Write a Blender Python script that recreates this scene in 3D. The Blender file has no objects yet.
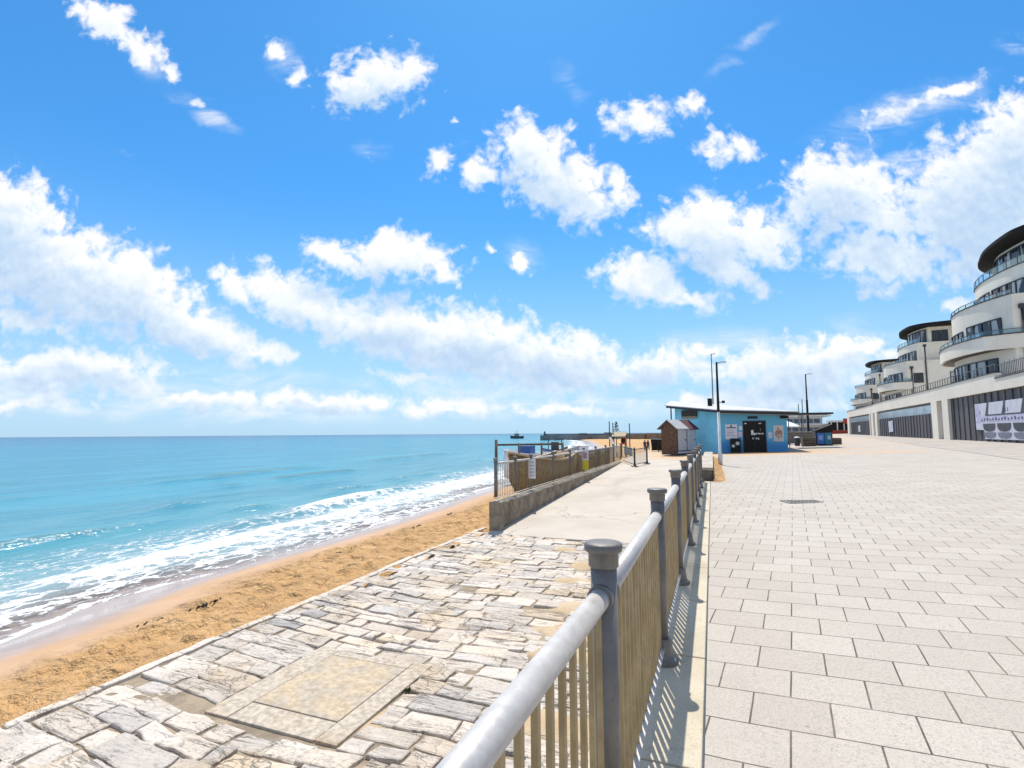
import bpy, bmesh, math, random
import numpy as np
from mathutils import Vector, Matrix

sc = bpy.context.scene
COL = sc.collection
rnd = random.Random(7)
R = math.radians

# ------------------------------------------------------------------ camera
cam_d = bpy.data.cameras.new('camera')
cam = bpy.data.objects.new('camera', cam_d)
COL.objects.link(cam)
cam_d.sensor_width = 36.0
cam_d.lens = 18.0                      # 512 px focal length at 1024 px width
cam_d.shift_y = 8.4 / 1024.0
cam_d.clip_start = 0.05
cam_d.clip_end = 40000
EYE = 1.5
_pitch, _roll, _yaw = R(4.6), R(-0.42), math.atan(199 / 512)
_f = Vector((-math.sin(_yaw) * math.cos(_pitch), math.cos(_yaw) * math.cos(_pitch), math.sin(_pitch)))
_r = Vector((math.cos(_yaw), math.sin(_yaw), 0))
_u = _r.cross(_f)
_c, _s = math.cos(_roll), math.sin(_roll)
_r2 = _c * _r + _s * _u
_u2 = -_s * _r + _c * _u
cam.matrix_world = Matrix(((_r2.x, _u2.x, -_f.x, 0), (_r2.y, _u2.y, -_f.y, 0), (_r2.z, _u2.z, -_f.z, EYE), (0, 0, 0, 1)))
sc.camera = cam
sc.render.resolution_x, sc.render.resolution_y = 1024, 768

# ------------------------------------------------------------------ view
sc.view_settings.view_transform = 'Standard'
sc.view_settings.look = 'None'
sc.view_settings.gamma = 1.0
sc.view_settings.exposure = 0.42
sc.view_settings.use_curve_mapping = False

# ------------------------------------------------------------------ sun
SUN_EL, SUN_AZ = 63.5, -18.5           # azimuth from +Y towards +X
sl = bpy.data.lights.new('sun', 'SUN')
sl.energy = 3.9
sl.angle = R(0.53)
sl.color = (1.0, 0.935, 0.83)
so = bpy.data.objects.new('sun', sl)
COL.objects.link(so)
sd = Vector((math.sin(R(SUN_AZ)) * math.cos(R(SUN_EL)), math.cos(R(SUN_AZ)) * math.cos(R(SUN_EL)), math.sin(R(SUN_EL))))
so.rotation_euler = sd.to_track_quat('Z', 'Y').to_euler()

# ------------------------------------------------------------------ sky with drifting cumulus (place, radii, rotation, weight)
CLOUDS = [
    (-43.1, 44.27, 5.05, 2.88, -0.369, 0.8), (-38.99, 41.07, 5.18, 2.55, -0.792, 0.8), (-35.69, 38.58, 3.11, 1.49, -0.71, 0.6),
    (-32.57, 34.55, 2.83, 1.28, -0.54, 0.42), (-24.76, 40.73, 2.7, 1.8, -1.051, 0.62), (-22.56, 37.81, 2.9, 1.9, -1.052, 0.6),
    (-13.9, 37.29, 6.53, 4.02, 0.214, 0.95), (-10.53, 38.61, 3.6, 3.13, -0.008, 0.65), (-16.83, 36.2, 3.15, 2.22, 0.362, 0.6),
    (-7.32, 27.91, 3.12, 2.6, 0.356, 0.62), (-3.16, 27.12, 3.53, 3.02, 0.174, 0.68), (1.86, 29.69, 5.03, 4.12, -0.371, 0.9),
    (5.14, 25.98, 7.92, 5.15, -0.46, 0.95), (11.55, 25.07, 2.95, 4.02, 0.527, 0.7), (13.63, 32.88, 6.28, 3.3, -0.191, 0.72),
    (18.92, 34.27, 3.26, 2.99, 0.703, 0.6), (22.4, 29.53, 4.99, 3.49, -0.099, 0.66), (6.48, 31.84, 2.34, 1.94, 0.534, 0.5),
    (40.95, 33.77, 9.07, 1.93, 0.385, 0.62), (46.88, 35.93, 6.48, 1.63, 0.315, 0.6), (19.99, 20.95, 6.61, 4.02, 0.082, 1.0),
    (26.11, 19.64, 6.55, 3.82, -0.098, 0.85), (21.89, 17.04, 6.7, 3.17, -0.55, 0.8), (13.66, 15.53, 5.49, 3.56, -0.366, 0.95),
    (18.69, 13.42, 5.47, 2.29, -0.186, 0.68), (33.91, 24.69, 6.73, 5.29, 0.26, 1.05), (38.61, 22.19, 7.56, 4.52, -0.19, 0.75),
    (37.59, 17.66, 6.9, 4.03, -0.188, 0.95), (49.01, 23.18, 9.89, 7.61, 0.512, 1.2), (53.65, 29.07, 8.0, 6.32, 0.839, 1.05),
    (50.2, 18.93, 6.54, 4.32, 0.341, 0.8), (45.1, 12.7, 3.96, 1.82, 0.339, 0.6), (-18.56, 18.39, 4.95, 2.2, -0.185, 0.85),
    (-11.89, 18.03, 6.97, 3.05, -0.008, 1.0), (-7.27, 16.53, 3.29, 2.29, -0.362, 0.7), (-52.14, 21.82, 6.52, 6.06, -0.687, 1.1),
    (-47.72, 17.25, 8.99, 5.29, -0.439, 1.15), (-39.92, 15.1, 9.44, 4.67, -0.44, 1.1), (-32.09, 10.91, 9.51, 3.03, -0.389, 1.0),
    (-25.22, 8.6, 6.11, 1.82, -0.217, 0.75), (-48.87, 11.65, 8.18, 2.05, -0.095, 0.7), (-27.7, 15.63, 4.69, 2.25, -0.444, 0.85),
    (-21.51, 13.41, 8.25, 3.27, -0.358, 1.0), (-12.32, 10.76, 8.76, 3.68, -0.219, 1.05), (-4.21, 8.96, 8.6, 4.29, -0.148, 1.1),
    (3.85, 7.17, 8.46, 3.86, -0.095, 1.05), (10.07, 5.7, 6.43, 2.23, -0.06, 0.8), (-9.24, 5.64, 9.06, 1.41, -0.095, 0.65),
    (-45.01, 6.71, 11.59, 2.85, -0.007, 1.0), (-38.38, 5.15, 6.06, 1.81, -0.095, 0.75), (-49.32, 3.52, 11.03, 1.41, -0.007, 0.7),
    (-30.27, 3.38, 13.05, 1.5, -0.042, 0.8), (-18.24, 3.09, 12.02, 1.61, -0.007, 0.8), (-6.22, 2.6, 11.01, 1.3, -0.007, 0.7),
    (4.79, 2.32, 9.0, 1.2, -0.007, 0.65), (14.43, 6.88, 5.06, 2.63, 0.168, 0.85), (22.45, 6.01, 7.44, 2.43, -0.007, 0.75),
    (28.98, 5.76, 11.1, 4.44, 0.08, 0.9), (34.15, 8.16, 8.52, 2.44, 0.08, 0.7), (19.02, 8.48, 6.04, 1.33, -0.096, 0.55),
    (24.83, 2.97, 15.02, 2.01, -0.007, 0.75), (0.71, 17.51, 3.5, 1.67, -0.542, 0.5), (-2.15, 19.01, 2.08, 1.25, -0.717, 0.45),
    (-14.41, 28.94, 2.34, 1.28, -0.543, 0.42), (-5.24, 32.14, 1.49, 1.08, -0.549, 0.4),
]
WISPS = [
    (-32.01, 33.89, 5.97, 1.71, -0.54, 0.9), (-39.64, 29.24, 6.42, 1.06, -0.363, 0.35), (6.35, 36.58, 3.22, 6.56, 0.537, 0.55),
    (24.43, 40.35, 12.14, 1.95, 0.67, 0.6), (43.17, 28.28, 10.01, 1.72, 0.172, 1.0), (41.47, 33.76, 12.89, 2.81, 0.315, 1.0),
    (53.64, 41.02, 4.24, 2.26, -0.008, 0.7), (13.62, 32.66, 9.48, 3.94, 0.174, 0.55), (-4.2, 29.52, 6.27, 4.34, -0.189, 0.4),
    (-14.63, 29.6, 4.2, 2.6, -0.189, 0.6), (0.92, 18.25, 5.14, 2.73, -0.365, 0.7), (22.02, 7.74, 15.17, 4.07, 0.063, 0.9),
    (35.15, 7.95, 11.14, 4.47, 0.063, 1.0), (-31.29, 3.79, 34.16, 3.42, -0.042, 1.1), (0.79, 3.15, 22.04, 3.01, -0.007, 1.1),
    (-45.97, 13.9, 16.72, 5.07, -0.354, 0.5), (18.59, 25.02, 6.21, 3.22, -0.008, 0.3), (-23.78, 39.6, 4.46, 3.62, -0.886, 0.7),
    (-38.08, 39.71, 8.93, 5.33, -0.709, 0.5), (36.46, 29.2, 8.63, 2.53, 0.52, 0.5),
]

world = bpy.data.worlds.new('World')
sc.world = world
world.use_nodes = True


class NT:
    """small helper to write node trees as expressions"""
    def __init__(self, tree):
        self.t = tree

    def n(self, typ, ins=None, **kw):
        nd = self.t.nodes.new(typ)
        for k, v in kw.items():
            setattr(nd, k, v)
        for k, v in (ins or {}).items():
            self.set(nd.inputs[k], v)
        return nd

    def set(self, sock, v):
        if isinstance(v, bpy.types.NodeSocket):
            self.t.links.new(v, sock)
        elif isinstance(v, bpy.types.Node):
            self.t.links.new(v.outputs[0], sock)
        elif v is not None:
            if isinstance(v, (tuple, list)) and len(v) == 3 and sock.type == 'RGBA':
                v = tuple(v) + (1.0,)
            sock.default_value = v

    def m(self, op, a, b=None, c=None, clamp=False):
        nd = self.t.nodes.new('ShaderNodeMath')
        nd.operation = op
        nd.use_clamp = clamp
        for i, v in enumerate((a, b, c)):
            if v is not None:
                self.set(nd.inputs[i], v)
        return nd.outputs[0]

    def vm(self, op, a, b=None, scale=None):
        nd = self.t.nodes.new('ShaderNodeVectorMath')
        nd.operation = op
        self.set(nd.inputs[0], a)
        if b is not None:
            self.set(nd.inputs[1], b)
        if scale is not None:
            self.set(nd.inputs['Scale'], scale)
        return nd.outputs['Value'] if op in ('LENGTH', 'DOT_PRODUCT', 'DISTANCE') else nd.outputs[0]

    def mix(self, fac, a, b, blend='MIX'):
        nd = self.t.nodes.new('ShaderNodeMix')
        nd.data_type = 'RGBA'
        nd.blend_type = blend
        nd.clamp_factor = True
        self.set(nd.inputs[0], fac)
        self.set(nd.inputs[6], a)
        self.set(nd.inputs[7], b)
        return nd.outputs[2]

    def ss(self, x, lo, hi, a=0.0, b=1.0):
        nd = self.t.nodes.new('ShaderNodeMapRange')
        nd.interpolation_type = 'SMOOTHSTEP'
        self.set(nd.inputs[0], x)
        self.set(nd.inputs[1], lo)
        self.set(nd.inputs[2], hi)
        self.set(nd.inputs[3], a)
        self.set(nd.inputs[4], b)
        return nd.outputs[0]

    def ramp(self, x, stops, interp='LINEAR'):
        nd = self.t.nodes.new('ShaderNodeValToRGB')
        cr = nd.color_ramp
        cr.interpolation = interp
        while len(cr.elements) < len(stops):
            cr.elements.new(0.5)
        for e, (p, c) in zip(cr.elements, stops):
            e.position = p
            e.color = tuple(c) + (1.0,) if len(c) == 3 else c
        self.set(nd.inputs[0], x)
        return nd.outputs[0]

    def noise(self, vec, scale, detail=4.0, rough=0.55, dist=0.0, col=False):
        nd = self.n('ShaderNodeTexNoise', {'Vector': vec, 'Scale': scale, 'Detail': detail, 'Roughness': rough, 'Distortion': dist})
        return nd.outputs['Color'] if col else nd.outputs['Fac']

    def mapv(self, vec, loc=(0, 0, 0), rot=(0, 0, 0), scale=(1, 1, 1), typ='POINT'):
        return self.n('ShaderNodeMapping', {'Vector': vec, 'Location': loc, 'Rotation': rot, 'Scale': scale}, vector_type=typ).outputs[0]


SKY_F = (-_r.y, _r.x, 0.0)             # the bearing of the promenade's sea front; the clouds stand on that side of the sky
SKY_R = (_r.x, _r.y, 0.0)


def mask_group(name, clouds, soft=0.18, warp=3.2):
    """where cloud stands on a far vertical plane (tangents of bearing and height, x 51.2)"""
    g = bpy.data.node_groups.new(name, 'ShaderNodeTree')
    g.interface.new_socket('P', in_out='INPUT', socket_type='NodeSocketVector')
    g.interface.new_socket('M', in_out='OUTPUT', socket_type='NodeSocketFloat')
    t = NT(g)
    gi = t.n('NodeGroupInput')
    go = t.n('NodeGroupOutput')
    p = gi.outputs[0]
    best = None
    for i, (x, y, a, b, rot, st) in enumerate(clouds):
        if i % 5 == 4:                 # keeps the evaluation order sequential (small shader stack)
            p = t.vm('ADD', p, t.vm('SCALE', (1e-6, 0, 0), scale=best))
        q = t.mapv(p, (x, y, 0), (0, 0, rot), (a, b, 1), 'TEXTURE')
        v = t.m('SUBTRACT', st, t.vm('LENGTH', q))
        best = v if best is None else t.m('SMOOTH_MAX', best, v, soft)
    t.set(go.inputs[0], best if best is not None else -1.0)
    return g


def build_world():
    w = NT(world.node_tree)
    for nd in list(world.node_tree.nodes):
        world.node_tree.nodes.remove(nd)
    out = w.n('ShaderNodeOutputWorld')
    STRENGTH = 0.075
    sky = w.n('ShaderNodeTexSky', sky_type='NISHITA', sun_disc=False, sun_elevation=R(SUN_EL), sun_rotation=R(SUN_AZ),
              altitude=0.0, air_density=1.0, dust_density=0.35, ozone_density=2.2)
    dirv = w.vm('NORMALIZE', w.n('ShaderNodeTexCoord').outputs['Generated'])
    z = w.n('ShaderNodeSeparateXYZ', {'Vector': dirv}).outputs[2]
    fwd = w.vm('DOT_PRODUCT', dirv, SKY_F)
    fm = w.m('MAXIMUM', fwd, 0.05)
    x = w.m('MULTIPLY', w.m('DIVIDE', w.vm('DOT_PRODUCT', dirv, SKY_R), fm), 51.2)
    y = w.m('MULTIPLY', w.m('DIVIDE', z, fm), 51.2)
    p0 = w.n('ShaderNodeCombineXYZ', {'X': x, 'Y': y}).outputs[0]
    # a clear-air blue: the sky model, a little more saturated as in the summer air of the photograph
    hs = w.mix(1.0, sky.outputs[0], (0.46, 1.25, 1.74), 'MULTIPLY')
    haze = w.m('POWER', w.ss(z, 0.0, 0.50, 1.0, 0.0), 1.6)
    clear = w.mix(w.m('MULTIPLY', haze, 0.80), hs, (5.5, 7.2, 9.5))

    def bg(colr):
        return w.n('ShaderNodeBackground', {'Color': colr, 'Strength': STRENGTH}).outputs[0]

    def near(lst, x0, x1):
        return [c for c in lst if x0 - 3.0 < c[0] + max(c[2] * abs(math.cos(c[4])), c[3]) * min(c[5], 1) and c[0] - max(c[2] * abs(math.cos(c[4])), c[3]) * min(c[5], 1) < x1 + 3.0]

    def sector(i, x0, x1):
        g = mask_group('clouds_%d' % i, near(CLOUDS, x0, x1))
        gw = mask_group('wisps_%d' % i, near(WISPS, x0, x1), 0.3)
        # swirl the coordinates a little so that no outline is an ellipse
        w1 = w.vm('SUBTRACT', w.noise(p0, 0.30, 3.0, 0.55, col=True), (0.5, 0.5, 0.5))
        w1 = w.vm('MULTIPLY', w1, (1, 1, 0))
        pw = w.vm('ADD', p0, w.vm('SCALE', w1, scale=3.2))

        def M(grp, pp, off=None):
            nd = w.n('ShaderNodeGroup', node_tree=grp)
            w.set(nd.inputs[0], w.vm('ADD', pp, w.vm('SCALE', off, scale=near_h)) if off else pp)
            return nd.outputs[0]
        near_h = w.ss(y, 0.0, 17.0, 0.22, 1.0)      # far, low clouds are small: look less far up
        m0 = M(g, pw)
        pw = w.vm('ADD', pw, w.vm('SCALE', (1e-6, 0, 0), scale=m0))
        m1 = M(g, pw, (0.5, 1.8, 0))
        pw = w.vm('ADD', pw, w.vm('SCALE', (1e-6, 0, 0), scale=m1))
        m2 = M(g, pw, (0.9, 4.2, 0))
        pw = w.vm('ADD', pw, w.vm('SCALE', (1e-6, 0, 0), scale=m2))
        mw = M(gw, pw)
        p = w.vm('ADD', p0, w.vm('SCALE', (1e-6, 0, 0), scale=mw))
        # billows: broad ones and fine curls, looked up at the point and a little above it (towards the sun)
        pb = w.vm('ADD', p, w.vm('SCALE', w1, scale=1.2))
        big0 = w.n('ShaderNodeTexVoronoi', {'Vector': pb, 'Scale': 0.55, 'Detail': 2.0, 'Roughness': 0.5, 'Lacunarity': 2.2}, feature='F1', normalize=True).outputs['Distance']
        pb = w.vm('ADD', pb, w.vm('ADD', w.vm('SCALE', (1e-6, 0, 0), scale=big0), (0.25, 0.7, 0)))
        big1 = w.n('ShaderNodeTexVoronoi', {'Vector': pb, 'Scale': 0.55, 'Detail': 2.0, 'Roughness': 0.5, 'Lacunarity': 2.2}, feature='F1', normalize=True).outputs['Distance']
        f = w.noise(p, 0.46, 8.0, 0.60, 0.3)
        d0 = w.m('ADD', w.m('MINIMUM', m0, 0.8), w.m('MULTIPLY', w.m('SUBTRACT', f, 0.5), 1.75))
        d0 = w.m('ADD', d0, w.m('MULTIPLY', w.m('SUBTRACT', 0.40, big0), 0.85))
        alpha = w.ss(d0, 0.03, 0.60)
        alpha = w.m('MULTIPLY', alpha, w.ss(y, 0.1, 2.4))
        alpha = w.m('MULTIPLY', alpha, 0.98)
        # light reaching a point of the cloud: less of it the more cloud lies above; billows are brighter towards the sun
        fm_ = w.m('MULTIPLY', w.m('SUBTRACT', f, 0.5), 0.9)
        occ = w.m('ADD', w.m('MULTIPLY', w.m('MAXIMUM', w.m('ADD', m1, fm_), 0.0), 0.50), w.m('MULTIPLY', w.m('MAXIMUM', w.m('ADD', m2, fm_), 0.0), 1.15))
        lit = w.m('POWER', 2.718, w.m('MULTIPLY', occ, -1.55))
        relief = w.m('ADD', lit, w.m('MULTIPLY', w.m('SUBTRACT', big1, big0), 0.55))
        ccol = w.ramp(relief, [(0.05, (5.3, 7.0, 9.2)), (0.32, (7.2, 8.5, 9.9)), (0.62, (9.1, 9.7, 10.2)), (0.90, (10.5, 10.5, 10.5))])
        # thin high streaks and torn edges
        sf = w.noise(w.mapv(p, rot=(0, 0, -0.35), scale=(0.20, 0.62, 1.0)), 0.55, 6.0, 0.62, 0.8)
        aw = w.m('MULTIPLY', w.ss(mw, 0.0, 0.8), w.ss(sf, 0.34, 0.76, 0.0, 0.85))
        aw = w.m('MULTIPLY', aw, w.ss(y, 0.1, 2.4))
        sky1 = w.mix(aw, clear, (9.6, 9.9, 10.4))
        return bg(w.mix(alpha, sky1, ccol))

    # elsewhere in the sky, out of view: cloud added to whiten the blue fill light
    fn = w.noise(dirv, 3.2, 5.0, 0.6)
    rest = bg(w.mix(w.m('MULTIPLY', w.ss(fn, 0.45, 0.60, 0.0, 0.9), w.ss(z, 0.0, 0.1)), clear, (9.6, 9.8, 10.2)))
    edges = [-62, -36, -22, -8, 6, 20, 34, 62]
    shader = rest
    for i in range(len(edges) - 1):
        inside = w.m('MULTIPLY', w.m('GREATER_THAN', x, edges[i]), w.m('LESS_THAN', x, edges[i + 1]))
        inside = w.m('MULTIPLY', inside, w.m('MULTIPLY', w.m('GREATER_THAN', fwd, 0.1), w.m('MULTIPLY', w.m('GREATER_THAN', z, 0.0), w.m('LESS_THAN', y, 52.0))))
        mx = w.n('ShaderNodeMixShader', {0: inside, 1: shader, 2: sector(i, edges[i], edges[i + 1])})
        shader = mx.outputs[0]
    w.set(out.inputs['Surface'], shader)


build_world()
world.cycles.sampling_method = 'MANUAL'
world.cycles.sample_map_resolution = 512


# ================================================================== helpers
def mat(name, col=(0.5, 0.5, 0.5), rough=0.6, metal=0.0, var=0.0, vscale=6.0, bump=0.0, bscale=40.0, col2=None, c2scale=2.0, c2lo=0.5, c2hi=0.7, spec=None):
    """procedural Principled material: base colour with noise variation, optional second colour in blotches, fine bump"""
    m = bpy.data.materials.new(name)
    m.use_nodes = True
    t = NT(m.node_tree)
    b = m.node_tree.nodes['Principled BSDF']
    co = t.n('ShaderNodeTexCoord').outputs['Object']
    c = tuple(col) + (1.0,)
    if col2 is not None:
        c = t.mix(t.ss(t.noise(co, c2scale, 5.0, 0.65), c2lo, c2hi), c, tuple(col2) + (1.0,))
    if var > 0:
        f = t.ss(t.noise(co, vscale, 6.0, 0.6), 0.3, 0.7, 1.0 - var, 1.0 + var)
        g = t.n('ShaderNodeCombineXYZ', {0: f, 1: f, 2: f}).outputs[0]
        c = t.mix(1.0, c, g, 'MULTIPLY')
    t.set(b.inputs['Base Color'], c)
    b.inputs['Roughness'].default_value = rough
    b.inputs['Metallic'].default_value = metal
    if spec is not None:
        b.inputs['Specular IOR Level'].default_value = spec
    if bump > 0:
        bp = t.n('ShaderNodeBump', {'Height': t.noise(co, bscale, 5.0, 0.6), 'Strength': bump, 'Distance': 0.02})
        t.set(b.inputs['Normal'], bp.outputs[0])
    return m


OFF = {}


class MB:
    """collects simple shapes into one mesh"""
    def __init__(self):
        self.v, self.f, self.sm = [], [], []

    def add(self, vs, fs, smooth=False):
        o = len(self.v)
        self.v += [tuple(p) for p in vs]
        self.f += [tuple(o + i for i in f) for f in fs]
        self.sm += [smooth] * len(fs)
        return self

    def box(self, x0, x1, y0, y1, z0, z1, rot=0.0, piv=None):
        vs = [(x, y, z) for z in (z0, z1) for (x, y) in ((x0, y0), (x1, y0), (x1, y1), (x0, y1))]
        if rot:
            px, py = piv if piv else ((x0 + x1) / 2, (y0 + y1) / 2)
            c, s = math.cos(rot), math.sin(rot)
            vs = [(px + (x - px) * c - (y - py) * s, py + (x - px) * s + (y - py) * c, z) for x, y, z in vs]
        return self.add(vs, [(3, 2, 1, 0), (4, 5, 6, 7), (0, 1, 5, 4), (1, 2, 6, 5), (2, 3, 7, 6), (3, 0, 4, 7)])

    def bar(self, p0, p1, w, h=None, up=(0, 0, 1)):
        """square bar between two points"""
        h = w if h is None else h
        a, b = Vector(p0), Vector(p1)
        d = (b - a).normalized()
        u = Vector(up)
        if abs(d.dot(u)) > 0.98:
            u = Vector((0, 1, 0))
        s = d.cross(u).normalized()
        u = s.cross(d)
        vs = []
        for p in (a, b):
            for i, j in ((-1, -1), (1, -1), (1, 1), (-1, 1)):
                vs.append(p + s * (w / 2 * i) + u * (h / 2 * j))
        return self.add(vs, [(3, 2, 1, 0), (4, 5, 6, 7), (0, 1, 5, 4), (1, 2, 6, 5), (2, 3, 7, 6), (3, 0, 4, 7)])

    def tube(self, p0, p1, r0, r1=None, n=12):
        r1 = r0 if r1 is None else r1
        a, b = Vector(p0), Vector(p1)
        d = (b - a).normalized()
        u = Vector((0, 0, 1)) if abs(d.z) < 0.95 else Vector((1, 0, 0))
        s = d.cross(u).normalized()
        u = s.cross(d)
        vs = []
        for p, r in ((a, r0), (b, r1)):
            for k in range(n):
                t = 2 * math.pi * k / n
                vs.append(p + s * (r * math.cos(t)) + u * (r * math.sin(t)))
        self.add(vs, [(k, (k + 1) % n, n + (k + 1) % n, n + k) for k in range(n)], True)
        return self.add(vs, [tuple(range(n - 1, -1, -1)), tuple(range(n, 2 * n))])

    def lathe(self, c, prof, n=20, smooth=True, rot0=0.0):
        vs, fs = [], []
        m = len(prof)
        for r, z in prof:
            for k in range(n):
                t = rot0 + 2 * math.pi * k / n
                vs.append((c[0] + r * math.cos(t), c[1] + r * math.sin(t), c[2] + z))
        for i in range(m - 1):
            for k in range(n):
                fs.append((i * n + k, i * n + (k + 1) % n, (i + 1) * n + (k + 1) % n, (i + 1) * n + k))
        self.add(vs, fs, smooth)
        return self.add(vs, [tuple(range(n - 1, -1, -1)), tuple(range((m - 1) * n, m * n))])

    def prism(self, poly, z0, z1):
        """vertical prism; z0/z1 are numbers or one value per corner"""
        n = len(poly)
        a = z0 if isinstance(z0, (list, tuple)) else [z0] * n
        b = z1 if isinstance(z1, (list, tuple)) else [z1] * n
        area = sum(poly[i][0] * poly[(i + 1) % n][1] - poly[(i + 1) % n][0] * poly[i][1] for i in range(n))
        if area < 0:
            poly, a, b = poly[::-1], a[::-1], b[::-1]
        vs = [(p[0], p[1], a[i]) for i, p in enumerate(poly)] + [(p[0], p[1], b[i]) for i, p in enumerate(poly)]
        fs = [tuple(range(n - 1, -1, -1)), tuple(range(n, 2 * n))]
        fs += [(i, (i + 1) % n, n + (i + 1) % n, n + i) for i in range(n)]
        return self.add(vs, fs)

    def strip(self, line, z0, z1, th=0.0, off=0.0):
        """a wall standing on a plan polyline, th thick (to the right of travel), pushed off to the right by off"""
        n = len(line)
        nor = []
        for i in range(n):
            a, b = Vector(line[max(i - 1, 0)]), Vector(line[min(i + 1, n - 1)])
            d = (b - a).normalized()
            nor.append(Vector((d.y, -d.x)))
        z0 = z0 if isinstance(z0, (list, tuple)) else [z0] * n
        z1 = z1 if isinstance(z1, (list, tuple)) else [z1] * n
        for i in range(n - 1):
            q = []
            for j in (i, i + 1):
                p = Vector(line[j])
                q.append((p + nor[j] * off, p + nor[j] * (off + th), z0[j], z1[j]))
            (a0, a1, l0, h0), (b0, b1, l1, h1) = q
            vs = [(a0.x, a0.y, l0), (b0.x, b0.y, l1), (b1.x, b1.y, l1), (a1.x, a1.y, l0), (a0.x, a0.y, h0), (b0.x, b0.y, h1), (b1.x, b1.y, h1), (a1.x, a1.y, h0)]
            fs = [(0, 1, 5, 4), (2, 3, 7, 6), (4, 5, 6, 7), (3, 2, 1, 0)]
            if i == 0:
                fs.append((3, 0, 4, 7))
            if i == n - 2:
                fs.append((1, 2, 6, 5))
            self.add(vs, fs)
        return self

    def build(self, name, m, parent=None, bevel=0.0, seg=2):
        off = OFF.get(parent.name, (0, 0, 0)) if parent else (0, 0, 0)
        me = bpy.data.meshes.new(name)
        me.from_pydata([(x - off[0], y - off[1], z - off[2]) for x, y, z in self.v], [], self.f)
        me.polygons.foreach_set('use_smooth', self.sm)
        bm = bmesh.new()
        bm.from_mesh(me)
        bmesh.ops.remove_doubles(bm, verts=bm.verts, dist=1e-5)
        bmesh.ops.recalc_face_normals(bm, faces=bm.faces)
        bm.to_mesh(me)
        bm.free()
        if isinstance(m, (list, tuple)):
            for q in m:
                me.materials.append(q)
        else:
            me.materials.append(m)
        o = bpy.data.objects.new(name, me)
        COL.objects.link(o)
        if parent:
            o.parent = parent
            OFF[o.name] = off
        if bevel > 0:
            bv = o.modifiers.new('bevel', 'BEVEL')
            bv.width, bv.segments, bv.limit_method = bevel, seg, 'ANGLE'
            bv.angle_limit = R(40)
        return o


def tag(o, label=None, cat=None, group=None, kind=None):
    if label:
        o['label'] = label
    if cat:
        o['category'] = cat
    if group:
        o['group'] = group
    if kind:
        o['kind'] = kind
    return o


def thing(name, label, cat, loc=(0, 0, 0), group=None):
    o = bpy.data.objects.new(name, None)
    o.empty_display_size = 0.2
    COL.objects.link(o)
    o.location = loc
    OFF[o.name] = tuple(loc)
    return tag(o, label, cat, group)


def copy_tree(o, parent=None):
    c = o.copy()
    COL.objects.link(c)
    c.parent = parent
    for ch in o.children:
        copy_tree(ch, c)
    return c


# numpy value noise
def _hash(ix, iy, seed):
    h = (ix.astype(np.int64) * 374761393 + iy.astype(np.int64) * 668265263 + seed * 1442695041) & 0xFFFFFFFF
    h = ((h ^ (h >> 13)) * 1274126177) & 0xFFFFFFFF
    return ((h ^ (h >> 16)) & 0xFFFF) / 65535.0


def vnoise(x, y, seed=0):
    x, y = np.asarray(x, float), np.asarray(y, float)
    ix, iy = np.floor(x), np.floor(y)
    fx, fy = x - ix, y - iy
    fx, fy = fx * fx * (3 - 2 * fx), fy * fy * (3 - 2 * fy)
    a, b = _hash(ix, iy, seed), _hash(ix + 1, iy, seed)
    c, d = _hash(ix, iy + 1, seed), _hash(ix + 1, iy + 1, seed)
    return (a * (1 - fx) + b * fx) * (1 - fy) + (c * (1 - fx) + d * fx) * fy


def fbm(x, y, oct=4, seed=0, gain=0.5):
    s, amp, tot = 0.0, 1.0, 0.0
    for k in range(oct):
        s = s + amp * vnoise(np.asarray(x) * 2 ** k + 17.3 * k, np.asarray(y) * 2 ** k - 9.1 * k, seed + k)
        tot += amp
        amp *= gain
    return s / tot


def grid_mesh(name, X, Y, Z, m, attrs=None, smooth=True, kind='structure', mask=None):
    """X, Y, Z: 2-D arrays"""
    ny, nx = X.shape
    me = bpy.data.meshes.new(name)
    idx = np.arange(nx * ny).reshape(ny, nx)
    q = np.stack([idx[:-1, :-1], idx[:-1, 1:], idx[1:, 1:], idx[1:, :-1]], -1).reshape(-1, 4)
    if mask is not None:
        q = q[mask[:-1, :-1].reshape(-1)]
    me.from_pydata(np.stack([X, Y, Z], -1).reshape(-1, 3).tolist(), [], q.tolist())
    me.polygons.foreach_set('use_smooth', [smooth] * len(me.polygons))
    for an, av in (attrs or {}).items():
        at = me.attributes.new(an, 'FLOAT', 'POINT')
        at.data.foreach_set('value', np.asarray(av, np.float32).reshape(-1))
    # upward normals
    if me.polygons and me.polygons[0].normal.z < 0:
        me.flip_normals()
    me.materials.append(m)
    o = bpy.data.objects.new(name, me)
    COL.objects.link(o)
    if kind:
        o['kind'] = kind
    return o


# ================================================================== terrain: beach, sea, land
SEA = -1.9


def shore(Y):
    return np.interp(Y, [-200, -20, 0, 5, 8, 18, 28, 45, 80, 120, 200, 246, 9000], [-9, -9.6, -10.4, -10.9, -11.5, -11.7, -12.7, -14.2, -18.5, -26, -46, -62, -62])


def sand_z(X, Y):
    s = X - shore(Y)
    A = np.interp(Y, [0, 30, 50, 80], [1.22, 1.22, 0.95, 0.55])
    up = A * (1 - np.exp(-np.maximum(s, 0) / 4.6))
    down = np.maximum(-s, 0) * 0.07
    return SEA + 0.015 + up - np.minimum(down, 6.0)


def axis(*segs):
    out = []
    for a, b, st in segs:
        n = max(1, int(round((b - a) / st)))
        out += list(np.linspace(a, b, n, endpoint=False))
    out.append(segs[-1][1])
    return np.array(out)


def node_mat(name):
    m = bpy.data.materials.new(name)
    m.use_nodes = True
    t = NT(m.node_tree)
    return m, t, m.node_tree.nodes['Principled BSDF']


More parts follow.
